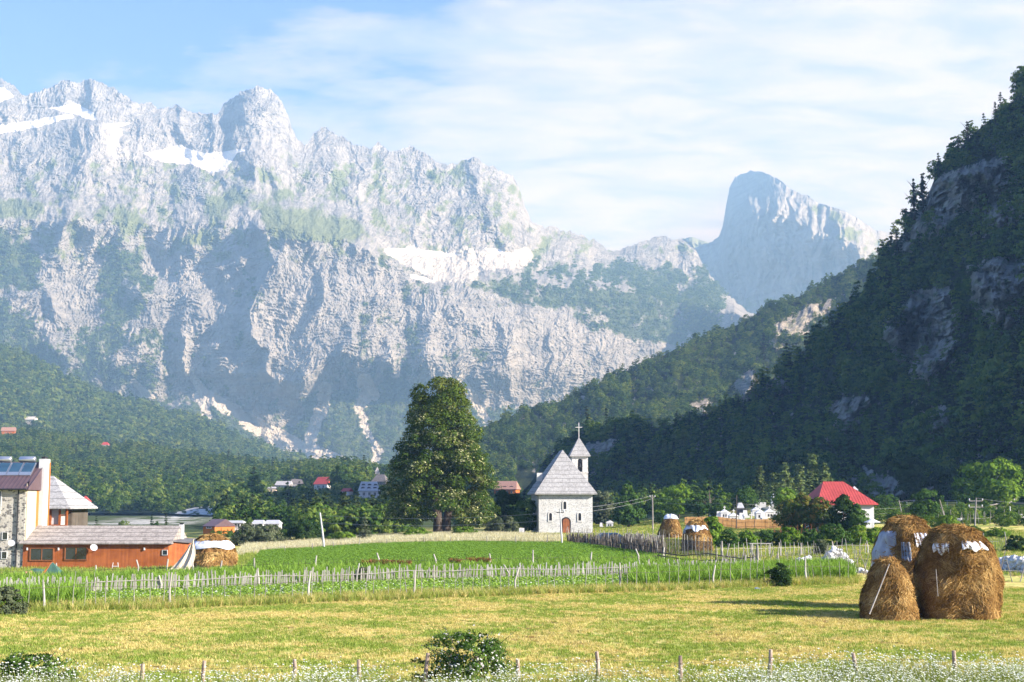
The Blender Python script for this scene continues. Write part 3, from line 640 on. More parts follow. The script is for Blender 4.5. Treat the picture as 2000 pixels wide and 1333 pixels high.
def ground():
    ys = np.concatenate([np.arange(-60, 28, 4.0), 28 * (1.0042 ** np.arange(0, 640)), np.geomspace(430, 9600, 50)])
    ks = np.concatenate([-np.geomspace(4.0, 0.46, 30), np.linspace(-0.45, 0.45, 760), np.geomspace(0.46, 4.0, 30)])
    Y = np.repeat(ys[:, None], len(ks), 1); X = ks[None, :] * (np.abs(Y) + 15)
    X = np.clip(X, -5100, 5100)
    Z = G(X, Y) - 0.006 * np.clip(Y - 420, 0, 1500)
    n1 = fbm(X / 3.6 + 3, Y / 3.4, 5, 201, 0.62); n2 = fbm(X / 1.3, Y / 0.7, 3, 207, 0.6); n3 = fbm(X / 22, Y / 11, 3, 211)
    n1, n2, n3 = n1[..., None], n2[..., None], n3[..., None]
    dry = np.array((0.68, 0.55, 0.20)); grn = np.array((0.29, 0.36, 0.06))
    k = np.clip(0.60 - 0.42 * n1 - 0.62 * n2 + 0.35 * n3, 0, 1)
    C = grn * (1 - k) + dry * k
    C = np.where(n2 - 0.6 * n1 > 0.62, np.array((0.20, 0.115, 0.045)), C)
    def zone(C, poly, col, var=0.25, soft=0.35):
        m = np.zeros(X.shape); near = (Y < 900) & (Y > 20)
        m[near] = psoft(X[near] + 0.3 * n1[..., 0][near], Y[near] + 0.5 * n1[..., 0][near], poly, soft)
        m = m[..., None]; c = np.array(col) * (1 + var * n1 + var * 0.6 * n2)
        return C * (1 - m) + c * m
    far = sst(195, 300, Y)[..., None]; C = C * (1 - far) + (np.array((0.06, 0.08, 0.03)) * (1 + 0.3 * n1)) * far
    C = zone(C, Z_PAST, (0.19, 0.22, 0.06), 0.3, 1.0); C = zone(C, Z_LAWN, (0.13, 0.19, 0.035))
    C = zone(C, Z_PALE, (0.40, 0.33, 0.16)); C = zone(C, Z_ALFALFA, (0.11, 0.24, 0.04), 0.12)
    C = zone(C, Z_GARDEN, (0.10, 0.17, 0.035)); C = zone(C, Z_CORN, (0.11, 0.19, 0.04)); C = zone(C, Z_RIVER, (0.40, 0.39, 0.36), 0.35, 7.0); sp = (fbm(X / 14, Y / 30, 4, 221, .6) > .12)[..., None] & (Y > 230)[..., None] & (Y < 900)[..., None]; C = np.where(sp, np.array((0.07, 0.095, 0.035)), C)
    me = npmesh('ground', np.stack([X, Y, Z], -1), grid_faces(*X.shape), attrs={'gc': np.clip(C, 0, 1).reshape(-1, 3)}, smooth=True)
    m, nt, ns, ln = newmat('ground_grass'); at = N(nt, 'ShaderNodeAttribute', attribute_name='gc')
    n = noise(nt, 5.0, 7, 0.72); nb = noise(nt, 22.0, 4, 0.7)
    c = mixc(nt, 1.0, at.outputs['Color'], ramp(nt, n.outputs[0], [(0.3, (0.55, 0.6, 0.5)), (0.5, (1, 1, 1)), (0.7, (1.35, 1.25, 1.1))]), 'MULTIPLY')
    finish(m, nt, c, 0.95, bump(nt, nb.outputs[0], 0.9, 0.06), 0.05)
    tag(link('ground', me, m), kind='structure')
ground()
# ------------------------------------------------------------------ grass, crops and flowers (uncountable)
def blades(n, h, w, spread, lean, seed, heads=None, lvb=0.5):
    r = np.random.RandomState(seed); V = []; Fq = []; lv = []
    for i in range(n):
        x, y = r.normal(size=2) * spread; a = r.rand() * 6.28; hh = h * (0.55 + 0.6 * r.rand()); l = lean * hh * (0.3 + r.rand())
        dx, dy = math.cos(a), math.sin(a); px_, py_ = -dy * w / 2, dx * w / 2; b = len(V)
        V += [(x - px_, y - py_, 0), (x + px_, y + py_, 0), (x + px_ * .8 + dx * l * .4, y + py_ * .8 + dy * l * .4, hh * .6), (x - px_ * .8 + dx * l * .4, y - py_ * .8 + dy * l * .4, hh * .6), (x + dx * l + px_ * .15, y + dy * l + py_ * .15, hh), (x + dx * l - px_ * .15, y + dy * l - py_ * .15, hh)]
        Fq += [(b, b + 1, b + 2, b + 3), (b + 3, b + 2, b + 4, b + 5)]; lv += [lvb + (r.rand() - .5) * .5] * 6
        if heads and r.rand() < heads[0]:
            s = heads[1]; cx, cy, cz = x + dx * l, y + dy * l, hh; b = len(V)
            for q in ((0, 0), (math.pi / 2, .3)):
                b = len(V); ca, sa = math.cos(a + q[0]), math.sin(a + q[0])
                V += [(cx - s * ca, cy - s * sa, cz - s * .3), (cx + s * sa * .6, cy - s * ca * .6, cz + s * .5), (cx + s * ca, cy + s * sa, cz + s * .3), (cx - s * sa * .6, cy + s * ca * .6, cz - s * .1)]
                Fq.append((b, b + 1, b + 2, b + 3)); lv += [1.6] * 4
    return np.array(V), np.array(Fq), np.array(lv)
G_DRY = leafmat('dry_grass', [(0.0, (0.30, 0.24, 0.06)), (0.5, (0.60, 0.49, 0.18)), (1.0, (0.78, 0.66, 0.29))], 0.3, 0.4)
G_GRN = leafmat('green_grass', [(0.0, (0.12, 0.18, 0.03)), (0.5, (0.26, 0.33, 0.06)), (1.0, (0.40, 0.42, 0.11))], 0.35, 0.4)
G_CROP = leafmat('crop_leaf', [(0.0, (0.08, 0.15, 0.018)), (0.5, (0.21, 0.34, 0.05)), (0.93, (0.34, 0.46, 0.08)), (1.0, (0.7, 0.7, 0.62))], 0.3, 0.3)
G_ALF = leafmat('clover_leaf', [(0.0, (0.12, 0.235, 0.028)), (1.0, (0.25, 0.39, 0.06))], 0.35, 0.15)
G_PALE = leafmat('pale_grass', [(0.0, (0.36, 0.30, 0.13)), (0.5, (0.55, 0.50, 0.30)), (1.0, (0.78, 0.76, 0.62))], 0.3, 0.4)
G_DAISY = leafmat('daisy', [(0.0, (0.10, 0.14, 0.03)), (0.6, (0.24, 0.28, 0.07)), (0.9, (0.35, 0.36, 0.12)), (1.0, (0.84, 0.84, 0.80))], 0.3, 0.15)
TUFT = [cmesh('tuft', blades(16, .075, .014, .07, .7, 60 + i), G_DRY) for i in range(2)] + [cmesh('tuft', blades(16, .085, .016, .07, .6, 64 + i), G_GRN) for i in range(2)]
def rand_region(n, poly, r):
    xs = [p[0] for p in poly]; ys = [p[1] for p in poly]; P_ = np.zeros((0, 2))
    while len(P_) < n:
        c = np.stack([r.uniform(min(xs), max(xs), n * 2), r.uniform(min(ys), max(ys), n * 2)], 1)
        P_ = np.vstack([P_, c[inpoly(c[:, 0], c[:, 1], poly)]])
    P_ = P_[:n]; return np.column_stack([P_, G(P_[:, 0], P_[:, 1])])
r_ = np.random.RandomState(5)
def sow(name, poly, n, meshes, s, label, cat, sd=0.4, pick=None, cond=None, tilt=0.4):
    p = rand_region(n, poly, r_)
    if cond is not None: p = p[cond(p)]
    n = len(p); idx = r_.randint(0, len(meshes), n) if pick is None else pick(p)
    return scatter(name, p, s * (1 - sd / 2 + sd * r_.rand(n)), r_.rand(n) * 6.28, idx, meshes, label, cat, tilt)
MEADOW = [(-17, 33), (17, 33), (33, 74), (20, 84), (-26, 64)]
def pickm(p):
    n1 = fbm(p[:, 0] / 3.6 + 3, p[:, 1] / 3.4, 5, 201, 0.62) + 0.45 * r_.normal(size=len(p)); return np.where(n1 < 0.05, 0, 2) + r_.randint(0, 2, len(p))
sow('meadow_grass', MEADOW, 70000, TUFT, 1.0, 'mown straw coloured and green grass of the open meadow', 'grass', pick=pickm)
# weeds along the stick fence
sow('fence_weeds', pxpoly([(-40, 1206), (60, 1198), (840, 1171), (1350, 1155), (1680, 1142), (1680, 1134), (1350, 1147), (840, 1162), (-40, 1190)]), 9000, [cmesh('weed', blades(14, .34, .016, .1, .5, 70 + i, None, 0.4 + .15 * i), m_) for i, m_ in ((0, G_GRN), (1, G_DRY), (2, G_GRN))], 0.9, 'tall mixed weeds growing along the foot of the stick fence', 'weeds', 0.8)
def leafy(n, rad_, h, leaf, seed, white=0.0):
    r = np.random.RandomState(seed); d = r.normal(size=(n, 3)); d /= np.linalg.norm(d, axis=1, keepdims=True); d[:, 2] = np.abs(d[:, 2])
    c = d * (0.5 + 0.5 * r.rand(n))[:, None] * np.array([rad_, rad_, h]); nor = d + np.array([0, 0, 0.6]) + r.normal(size=(n, 3)) * 0.4
    lv = 0.25 + 0.45 * r.rand(n) + 0.15 * d[:, 2]; lv[r.rand(n) < white] = 1.3
    return quads_from(c, nor, np.full(n, leaf), r, 0.7, lv)
POT = [cmesh('potato', leafy(60, .30, .5, .13, 80 + i, .012), G_CROP) for i in range(3)]
MAIZE = [cmesh('maize', blades(16, .95, .065, .12, .55, 84 + i, None, .45), G_CROP) for i in range(3)]
left_ = lambda p: (p[:, 0] / p[:, 1] > -0.30) & (p[:, 0] / p[:, 1] < 0.085)
sow('potato_crop', Z_GARDEN, 9500, POT, .72, 'low leafy potato crop between the stick fence and the picket fence', 'crop', cond=left_)
sow('maize_crop', Z_GARDEN, 7500, MAIZE, 0.8, 'young bright green maize crop behind the stick fence', 'crop', cond=lambda p: ~left_(p))
sow('vegetable_crop', Z_CORN, 10000, POT + MAIZE[:1], 0.55, 'leafy vegetable crop behind the pale picket fence', 'crop', 0.6)
sow('clover_field', Z_ALFALFA, 34000, [cmesh('clover', leafy(26, .2, .32, .09, 90 + i), G_ALF) for i in range(2)], 1.0, 'smooth vivid green clover field before the church', 'clover', 0.2)
sow('pale_tall_grass', Z_PALE, 16000, [cmesh('hay_grass', blades(14, .6, .03, .16, .5, 94 + i), G_PALE) for i in range(2)], 0.85, 'pale tall seeding grass strip beyond the clover field', 'grass', 0.6)
sow('lawn_grass', Z_LAWN, 9000, [cmesh('lawn', blades(14, .3, .03, .15, .5, 97), G_GRN)], 0.9, 'green grass around the wooden restaurant', 'grass', 0.6)
sow('pasture_grass', Z_PAST, 26000, [cmesh('pasture', blades(14, .25, .03, .16, .5, 98 + i), m_) for i, m_ in ((0, G_GRN), (1, G_DRY), (2, G_GRN), (3, G_GRN))], 0.9, 'short yellow green pasture grass on the right', 'grass', 0.6)
TALLG = [cmesh('tall_grass', blades(12, .5, .012, .12, .4, 130 + i), G_GRN) for i in range(2)]
def daisyc(p):
    u = 1000 + 2778 * p[:, 0] / p[:, 1]; lim = np.interp(u, [0, 250, 450, 620, 700, 850, 1000, 1150, 1230, 1330, 1480, 1600, 1700, 1850, 2000], [32.8, 33.2, 33.6, 34.6, 34.0, 33.2, 34.2, 35.3, 34, 33.8, 36.0, 36.2, 36.2, 35.6, 35.4])
    return (p[:, 1] < lim + 0.7 * fbm(p[:, 0] / 1.2, p[:, 1] / 1.2, 3, 301)) & (fbm(p[:, 0] / 1.6, p[:, 1] / 1.1, 3, 305) + .12 * r_.normal(size=len(p)) > 0.02 - .2 * (u > 1480) + .12 * (u < 800))
sow('fringe_grass', [(-14, 28), (14, 28), (14, 37), (-14, 37)], 5000, TALLG, 1.0, 'green grass mixed among the white daisies', 'grass', 0.6, cond=lambda p: p[:, 1] < 34.5 + 1.2 * fbm(p[:, 0] / 2, p[:, 1], 2, 8))
sow('daisies', [(-14, 28), (14, 28), (14, 38), (-14, 38)], 7500, [cmesh('daisy', blades(15, .72, .012, .16, .35, 100 + i, (0.85, .022)), G_DAISY) for i in range(4)], 1.0, 'white daisies and stems along the bottom edge fence', 'daisies', 0.5, cond=daisyc, tilt=0.25)
# gravel of the dry river bed: loose pale stones
STN = simple('river_stone', (0.55, 0.54, 0.52), 0.9, 3, 0.3)
def rock_mesh(seed, sub=2, rough=0.35):
    bm = bmesh.new(); bmesh.ops.create_icosphere(bm, subdivisions=sub, radius=0.5); r = random.Random(seed); o = Vector((r.random() * 9, r.random() * 9, r.random() * 9))
    for v in bm.verts: v.co *= 1 + rough * mnoise.noise(v.co * 2.2 + o) * 2; v.co.z *= 0.72
    me = bpy.data.meshes.new('stone'); bm.to_mesh(me); bm.free(); return me
ROCKS = [rock_mesh(i, 2) for i in range(4)]
for q in ROCKS: q.materials.append(STN)
# scrub on the valley floor behind the fields
def belt(name, poly, n, size, w, label, spread=0.8):
    p = rand_region(n, pxpoly(poly), r_); s = np.minimum(size * (1 - spread / 2 + spread * r_.rand(len(p))), keepclear(p)); ok = s > .6; p = p[ok]; s = s[ok]; n = len(p); p[:, 2] -= s * .1
    return scatter(name, p, s, r_.rand(n) * 6.28, r_.choice(len(w), n, p=np.array(w) / sum(w)), VARS, label, 'woodland', .2)
belt('woodland', [(380, 1040), (470, 1056), (560, 1052), (700, 1046), (790, 1042), (790, 1024), (600, 1022), (400, 1024)], 620, 4.0, [3, 3, 3, 3, 1, 1, 2, 2, 0, 0], 'dark mixed scrub behind the pale grass strip left of the great tree')
belt('woodland', [(900, 1030), (1035, 1028), (1035, 1014), (900, 1014)], 170, 3.6, [3, 3, 3, 3, 2, 2, 0, 0, 0, 0], 'leafy thicket between the great tree and the church')
belt('woodland', [(1165, 1017), (1420, 1004), (1420, 1000), (1165, 1006)], 170, 4.0, [3, 3, 3, 3, 2, 2, 1, 1, 0, 0], 'green scrub at the foot of the dark slope right of the church')
belt('woodland', [(140, 1036), (390, 1040), (390, 1034), (140, 1032)], 60, 1.8, [3, 3, 3, 3, 1, 1, 1, 1, 0, 0], 'scrub behind the long wooden restaurant roof')
belt('woodland', [(1700, 1026), (2040, 1030), (2040, 1002), (1700, 998)], 150, 1.7, [3, 3, 3, 3, 1, 1, 0, 0, 0, 0], 'low scattered scrub on the stony pasture under the big bright tree')
# ------------------------------------------------------------------ materials of built things
def stonewall(name, light, dark, mortar, scale, dk=0.35, coursed=1.6):
    m, nt, ns, ln = newmat(name); co = N(nt, 'ShaderNodeTexCoord').outputs['Object']
    mp = N(nt, 'ShaderNodeMapping'); mp.inputs['Scale'].default_value = (1, 1, coursed); ln.new(co, mp.inputs[0])
    v = N(nt, 'ShaderNodeTexVoronoi'); v.inputs['Scale'].default_value = scale; ln.new(mp.outputs[0], v.inputs['Vector'])
    e = N(nt, 'ShaderNodeTexVoronoi', feature='DISTANCE_TO_EDGE'); e.inputs['Scale'].default_value = scale; ln.new(mp.outputs[0], e.inputs['Vector'])
    sp = N(nt, 'ShaderNodeSeparateColor'); ln.new(v.outputs['Color'], sp.inputs[0])
    c = ramp(nt, sp.outputs[0], [(0.0, dark), (dk, dark), (dk + 0.12, tuple(a * 0.85 for a in light)), (1.0, light)])
    ed = ramp(nt, e.outputs['Distance'], [(0.0, (1, 1, 1)), (0.06, (0, 0, 0))])
    c = mixc(nt, ed, c, mortar); n = noise(nt, 1.1, 5, 0.6)
    c = mixc(nt, 0.5, c, ramp(nt, n.outputs[0], [(0.35, (0.72, 0.71, 0.68)), (0.6, (1, 1, 1))]), 'MULTIPLY')
    return finish(m, nt, c, 0.9, bump(nt, e.outputs['Distance'], 0.6, 0.05), 0.1)
def shingle(name, a, b, course, gap=0.12):
    """split wooden shingles: courses at equal heights, uneven weathered streaks"""
    m, nt, ns, ln = newmat(name); co = N(nt, 'ShaderNodeTexCoord').outputs['Object']
    sp = N(nt, 'ShaderNodeSeparateXYZ'); ln.new(co, sp.inputs[0])
    def M(op, x, y=None):
        q = N(nt, 'ShaderNodeMath', operation=op)
        for i, w in enumerate((x, y)):
            if w is None: continue
            if hasattr(w, 'links'): ln.new(w, q.inputs[i])
            else: q.inputs[i].default_value = w
        return q.outputs[0]
    nz = noise(nt, 1.5, 3, 0.5); k = M('ADD', M('DIVIDE', sp.outputs[2], course), M('MULTIPLY', nz.outputs[0], 0.25)); fl = M('FLOOR', k); fr = M('FRACT', k)
    cx = N(nt, 'ShaderNodeCombineXYZ'); ln.new(M('ADD', M('MULTIPLY', sp.outputs[0], 4.2), M('MULTIPLY', fl, 3.7)), cx.inputs[0]); ln.new(M('MULTIPLY', sp.outputs[1], 4.2), cx.inputs[1]); ln.new(M('MULTIPLY', fl, 5.1), cx.inputs[2])
    v = N(nt, 'ShaderNodeTexVoronoi'); v.inputs['Scale'].default_value = 1.0; ln.new(cx.outputs[0], v.inputs['Vector'])
    s2 = N(nt, 'ShaderNodeSeparateColor'); ln.new(v.outputs['Color'], s2.inputs[0])
    st = noise(nt, 9, 4, 0.7, stretch=(1, 1, 0.12))
    c = mixc(nt, 0.5, ramp(nt, s2.outputs[0], [(0, b), (1, a)]), ramp(nt, st.outputs[0], [(0.35, tuple(q * 0.75 for q in b)), (0.65, a)]))
    c = mixc(nt, ramp(nt, fr, [(0.0, (1, 1, 1)), (gap, (0, 0, 0))]), c, tuple(q * 0.45 for q in b))
    return finish(m, nt, c, 0.85, bump(nt, fr, 0.5, 0.05), 0.15)
def boards(name, a, b, w=5.0, rough=0.75):
    m, nt, ns, ln = newmat(name); n = noise(nt, w, 5, 0.7, stretch=(1, 1, 0.06)); n2 = noise(nt, 0.8, 4, 0.6, stretch=(1, 1, 1.5))
    c = ramp(nt, n.outputs[0], [(0.3, b), (0.5, tuple((x + y) / 2 for x, y in zip(a, b))), (0.7, a)])
    c = mixc(nt, 0.6, c, ramp(nt, n2.outputs[0], [(0.35, (0.6, 0.55, 0.52)), (0.6, (1, 1, 1))]), 'MULTIPLY')
    return finish(m, nt, c, rough, bump(nt, n.outputs[0], 0.4, 0.02), 0.2)
M_CH = stonewall('church_stone', (0.66, 0.645, 0.61), (0.30, 0.30, 0.31), (0.62, 0.60, 0.57), 8.5, 0.10)
M_HS = stonewall('house_stone', (0.55, 0.50, 0.42), (0.17, 0.155, 0.14), (0.60, 0.57, 0.50), 4.6, 0.25)
M_SH = shingle('grey_shingle', (0.45, 0.44, 0.425), (0.235, 0.225, 0.215), 0.62, 0.17)
M_SH2 = shingle('brown_shingle', (0.44, 0.39, 0.34), (0.18, 0.155, 0.135), 0.33, 0.2)
M_TRIM = simple('pale_stone_trim', (0.62, 0.60, 0.56), 0.8, 6, 0.1)
M_DK = simple('dark_opening', (0.015, 0.015, 0.018), 0.3, 3, 0.3, spec=0.5)
M_GLASS = simple('window_glass', (0.02, 0.03, 0.035), 0.08, 1, 0.4, spec=0.8)
M_DOOR = boards('door_wood', (0.36, 0.13, 0.045), (0.20, 0.07, 0.03), 9)
M_ORW = boards('orange_boards', (0.50, 0.155, 0.042), (0.27, 0.075, 0.024), 3.2)
M_GREYW = boards('grey_wood', (0.42, 0.39, 0.34), (0.20, 0.18, 0.155), 6)
M_PALEW = boards('pale_wood', (0.60, 0.56, 0.49), (0.33, 0.30, 0.26), 8)
M_DARKW = boards('dark_wood', (0.16, 0.13, 0.10), (0.06, 0.05, 0.04), 8)
M_TANW = boards('tan_wood', (0.62, 0.36, 0.14), (0.44, 0.24, 0.09), 4)
M_WHITE = simple('white_paint', (0.60, 0.59, 0.57), 0.7, 2, 0.08)
M_CREAM = simple('cream_render', (0.50, 0.42, 0.31), 0.85, 2, 0.08)
M_ORANGE = simple('orange_render', (0.46, 0.15, 0.035), 0.85, 2, 0.08)
M_RED = simple('red_metal_roof', (0.42, 0.065, 0.055), 0.6, 0.8, 0.2, spec=0.3)
M_BRN = simple('brown_metal_roof', (0.11, 0.07, 0.075), 0.45, 1.5, 0.15, spec=0.4)
M_GRYR = simple('grey_roof', (0.42, 0.42, 0.43), 0.7, 1.5, 0.2)
M_DGR = simple('dark_roof', (0.14, 0.13, 0.13), 0.7, 1.5, 0.3)
M_PINKR = simple('pinkish_tile_roof', (0.33, 0.20, 0.16), 0.8, 1.5, 0.25)
M_METAL = simple('galvanised_metal', (0.55, 0.56, 0.58), 0.3, 2, 0.08, metal=0.8)
M_IRON = simple('black_iron', (0.03, 0.03, 0.032), 0.5, 2, 0.2)
M_PANEL = simple('solar_glass', (0.03, 0.07, 0.11), 0.12, 1, 0.3, spec=0.9)
M_BARK = simple('bark', (0.085, 0.065, 0.05), 0.95, 6, 0.4, 0.05, stretch=(1, 1, 0.3))
M_BARKP = simple('pale_bark', (0.30, 0.27, 0.23), 0.95, 6, 0.35, 0.05, stretch=(1, 1, 0.3))
M_CONC = simple('concrete', (0.50, 0.49, 0.46), 0.9, 5, 0.15)
M_TARP = simple('white_plastic_sheet', (0.68, 0.69, 0.72), 0.5, 5, 0.15, 0.05, 0.3)
M_TARPG = simple('grey_plastic_sheet', (0.33, 0.35, 0.38), 0.5, 3, 0.2, 0.05, 0.3)
M_CANV = simple('cream_canvas', (0.55, 0.46, 0.33), 0.85, 2, 0.1)
M_GTENT = simple('green_canvas', (0.05, 0.11, 0.08), 0.8, 2, 0.15)
M_CLOTH = simple('pink_cloth', (0.6, 0.25, 0.2), 0.9, 4, 0.3)
M_BLUE = simple('dark_blue_paint', (0.02, 0.045, 0.085), 0.25, 1, 0.1, spec=0.6)
M_NET, _nt, _ns, _ln = newmat('dark_net')
_t = N(_nt, 'ShaderNodeBsdfTransparent'); _d = N(_nt, 'ShaderNodeBsdfDiffuse'); _d.inputs[0].default_value = (.06, .07, .08, 1); _m = N(_nt, 'ShaderNodeMixShader'); _o = N(_nt, 'ShaderNodeOutputMaterial')
_ln.new(_t.outputs[0], _m.inputs[1]); _ln.new(_d.outputs[0], _m.inputs[2]); _m.inputs[0].default_value = .38; _ln.new(_m.outputs[0], _o.inputs[0])
M_HAY, _nt, _ns, _ln = newmat('hay')
_n = noise(_nt, 3.0, 6, 0.7, stretch=(1, 1, 0.35)); _n2 = noise(_nt, 14, 4, 0.7, stretch=(1, 1, 0.3))
_c = ramp(_nt, _n.outputs[0], [(0.3, (0.09, 0.042, 0.016)), (0.5, (0.20, 0.10, 0.034)), (0.7, (0.33, 0.185, 0.065))])
finish(M_HAY, _nt, _c, 0.95, bump(_nt, _n2.outputs[0], 1.0, 0.12), 0.05)
M_STRAW = leafmat('hay_strand', [(0.0, (0.07, 0.03, 0.010)), (0.4, (0.23, 0.125, 0.04)), (0.7, (0.45, 0.28, 0.10)), (1.0, (0.72, 0.53, 0.25))], 0.06, 0.1)
def scale_at(D): return F / D
def zat(py, D): a, b, c = ray(1000, py); return CAMZ + c * D / b
def xat(px, D): return (px - 1000) / F * D / ray(1000, 981)[1]
# ------------------------------------------------------------------ generic builders
def hip_roof(x0, x1, y0, y1, ze, zr, hx0, hx1, over=0.0, thick=0.12, ry=None):
    """roof over a rectangle; ridge from x0+hx0 to x1-hx1 (0 gives a gable)"""
    ry = (y0 + y1) / 2 if ry is None else ry
    a, b, c, d = (x0 - over, y0 - over, ze), (x1 + over, y0 - over, ze), (x1 + over, y1 + over, ze), (x0 - over, y1 + over, ze)
    r0, r1 = (x0 + hx0 - (over if hx0 == 0 else 0), ry, zr), (x1 - hx1 + (over if hx1 == 0 else 0), ry, zr)
    mb = MB(); lo = [(p[0], p[1], p[2] - thick) for p in (a, b, c, d)]
    mb.quad(a, b, r1, r0); mb.quad(c, d, r0, r1); mb.quad(b, c, r1); mb.quad(d, a, r0); mb.quad(*reversed(lo))
    for p, q, P2, Q2 in ((a, b, lo[0], lo[1]), (b, c, lo[1], lo[2]), (c, d, lo[2], lo[3]), (d, a, lo[3], lo[0])): mb.quad(P2, Q2, q, p)
    return mb
def window(parent, x, z, w, h, y, fm=M_WHITE, gm=M_GLASS, arch=False, sill=True):
    """a recess-free framed window standing 3 cm proud of a wall that faces -y"""
    t = 0.09 * min(1, w)
    f = MB(); 
    if arch:
        n = 8; pts = [(x - w / 2, z), (x + w / 2, z)] + [(x + w / 2 * math.cos(math.pi * i / n), z + h - w / 2 + w / 2 * math.sin(math.pi * i / n)) for i in range(n + 1)]
        o = 0.16; big = [(x - w / 2 - o, z - o), (x + w / 2 + o, z - o)] + [(x + (w / 2 + o) * math.cos(math.pi * i / n), z + h - w / 2 + (w / 2 + o) * math.sin(math.pi * i / n)) for i in range(n + 1)]
        k = len(pts)
        for i in range(k):
            j = (i + 1) % k; A, B, C_, D_ = big[i], big[j], pts[j], pts[i]
            f.hexa([(A[0], y - .06, A[1]), (B[0], y - .06, B[1]), (B[0], y + .05, B[1]), (A[0], y + .05, A[1])], [(D_[0], y - .06, D_[1]), (C_[0], y - .06, C_[1]), (C_[0], y + .05, C_[1]), (D_[0], y + .05, D_[1])])
        fr = f.build('window', fm, parent); MB().prism(pts, y - .012, y + .04).build('pane', gm, fr)
        return fr
    f.box(x - w / 2 - t, y - .05, z - t, x - w / 2, y + .05, z + h + t).box(x + w / 2, y - .05, z - t, x + w / 2 + t, y + .05, z + h + t).box(x - w / 2, y - .05, z + h, x + w / 2, y + .05, z + h + t).box(x - w / 2, y - .05, z - t, x + w / 2, y + .05, z)
    if w > .7: f.box(x - .03, y - .045, z, x + .03, y, z + h)
    fr = f.build('window', fm, parent); MB().box(x - w / 2, y - .012, z, x + w / 2, y + .04, z + h).build('pane', gm, fr)
    return fr
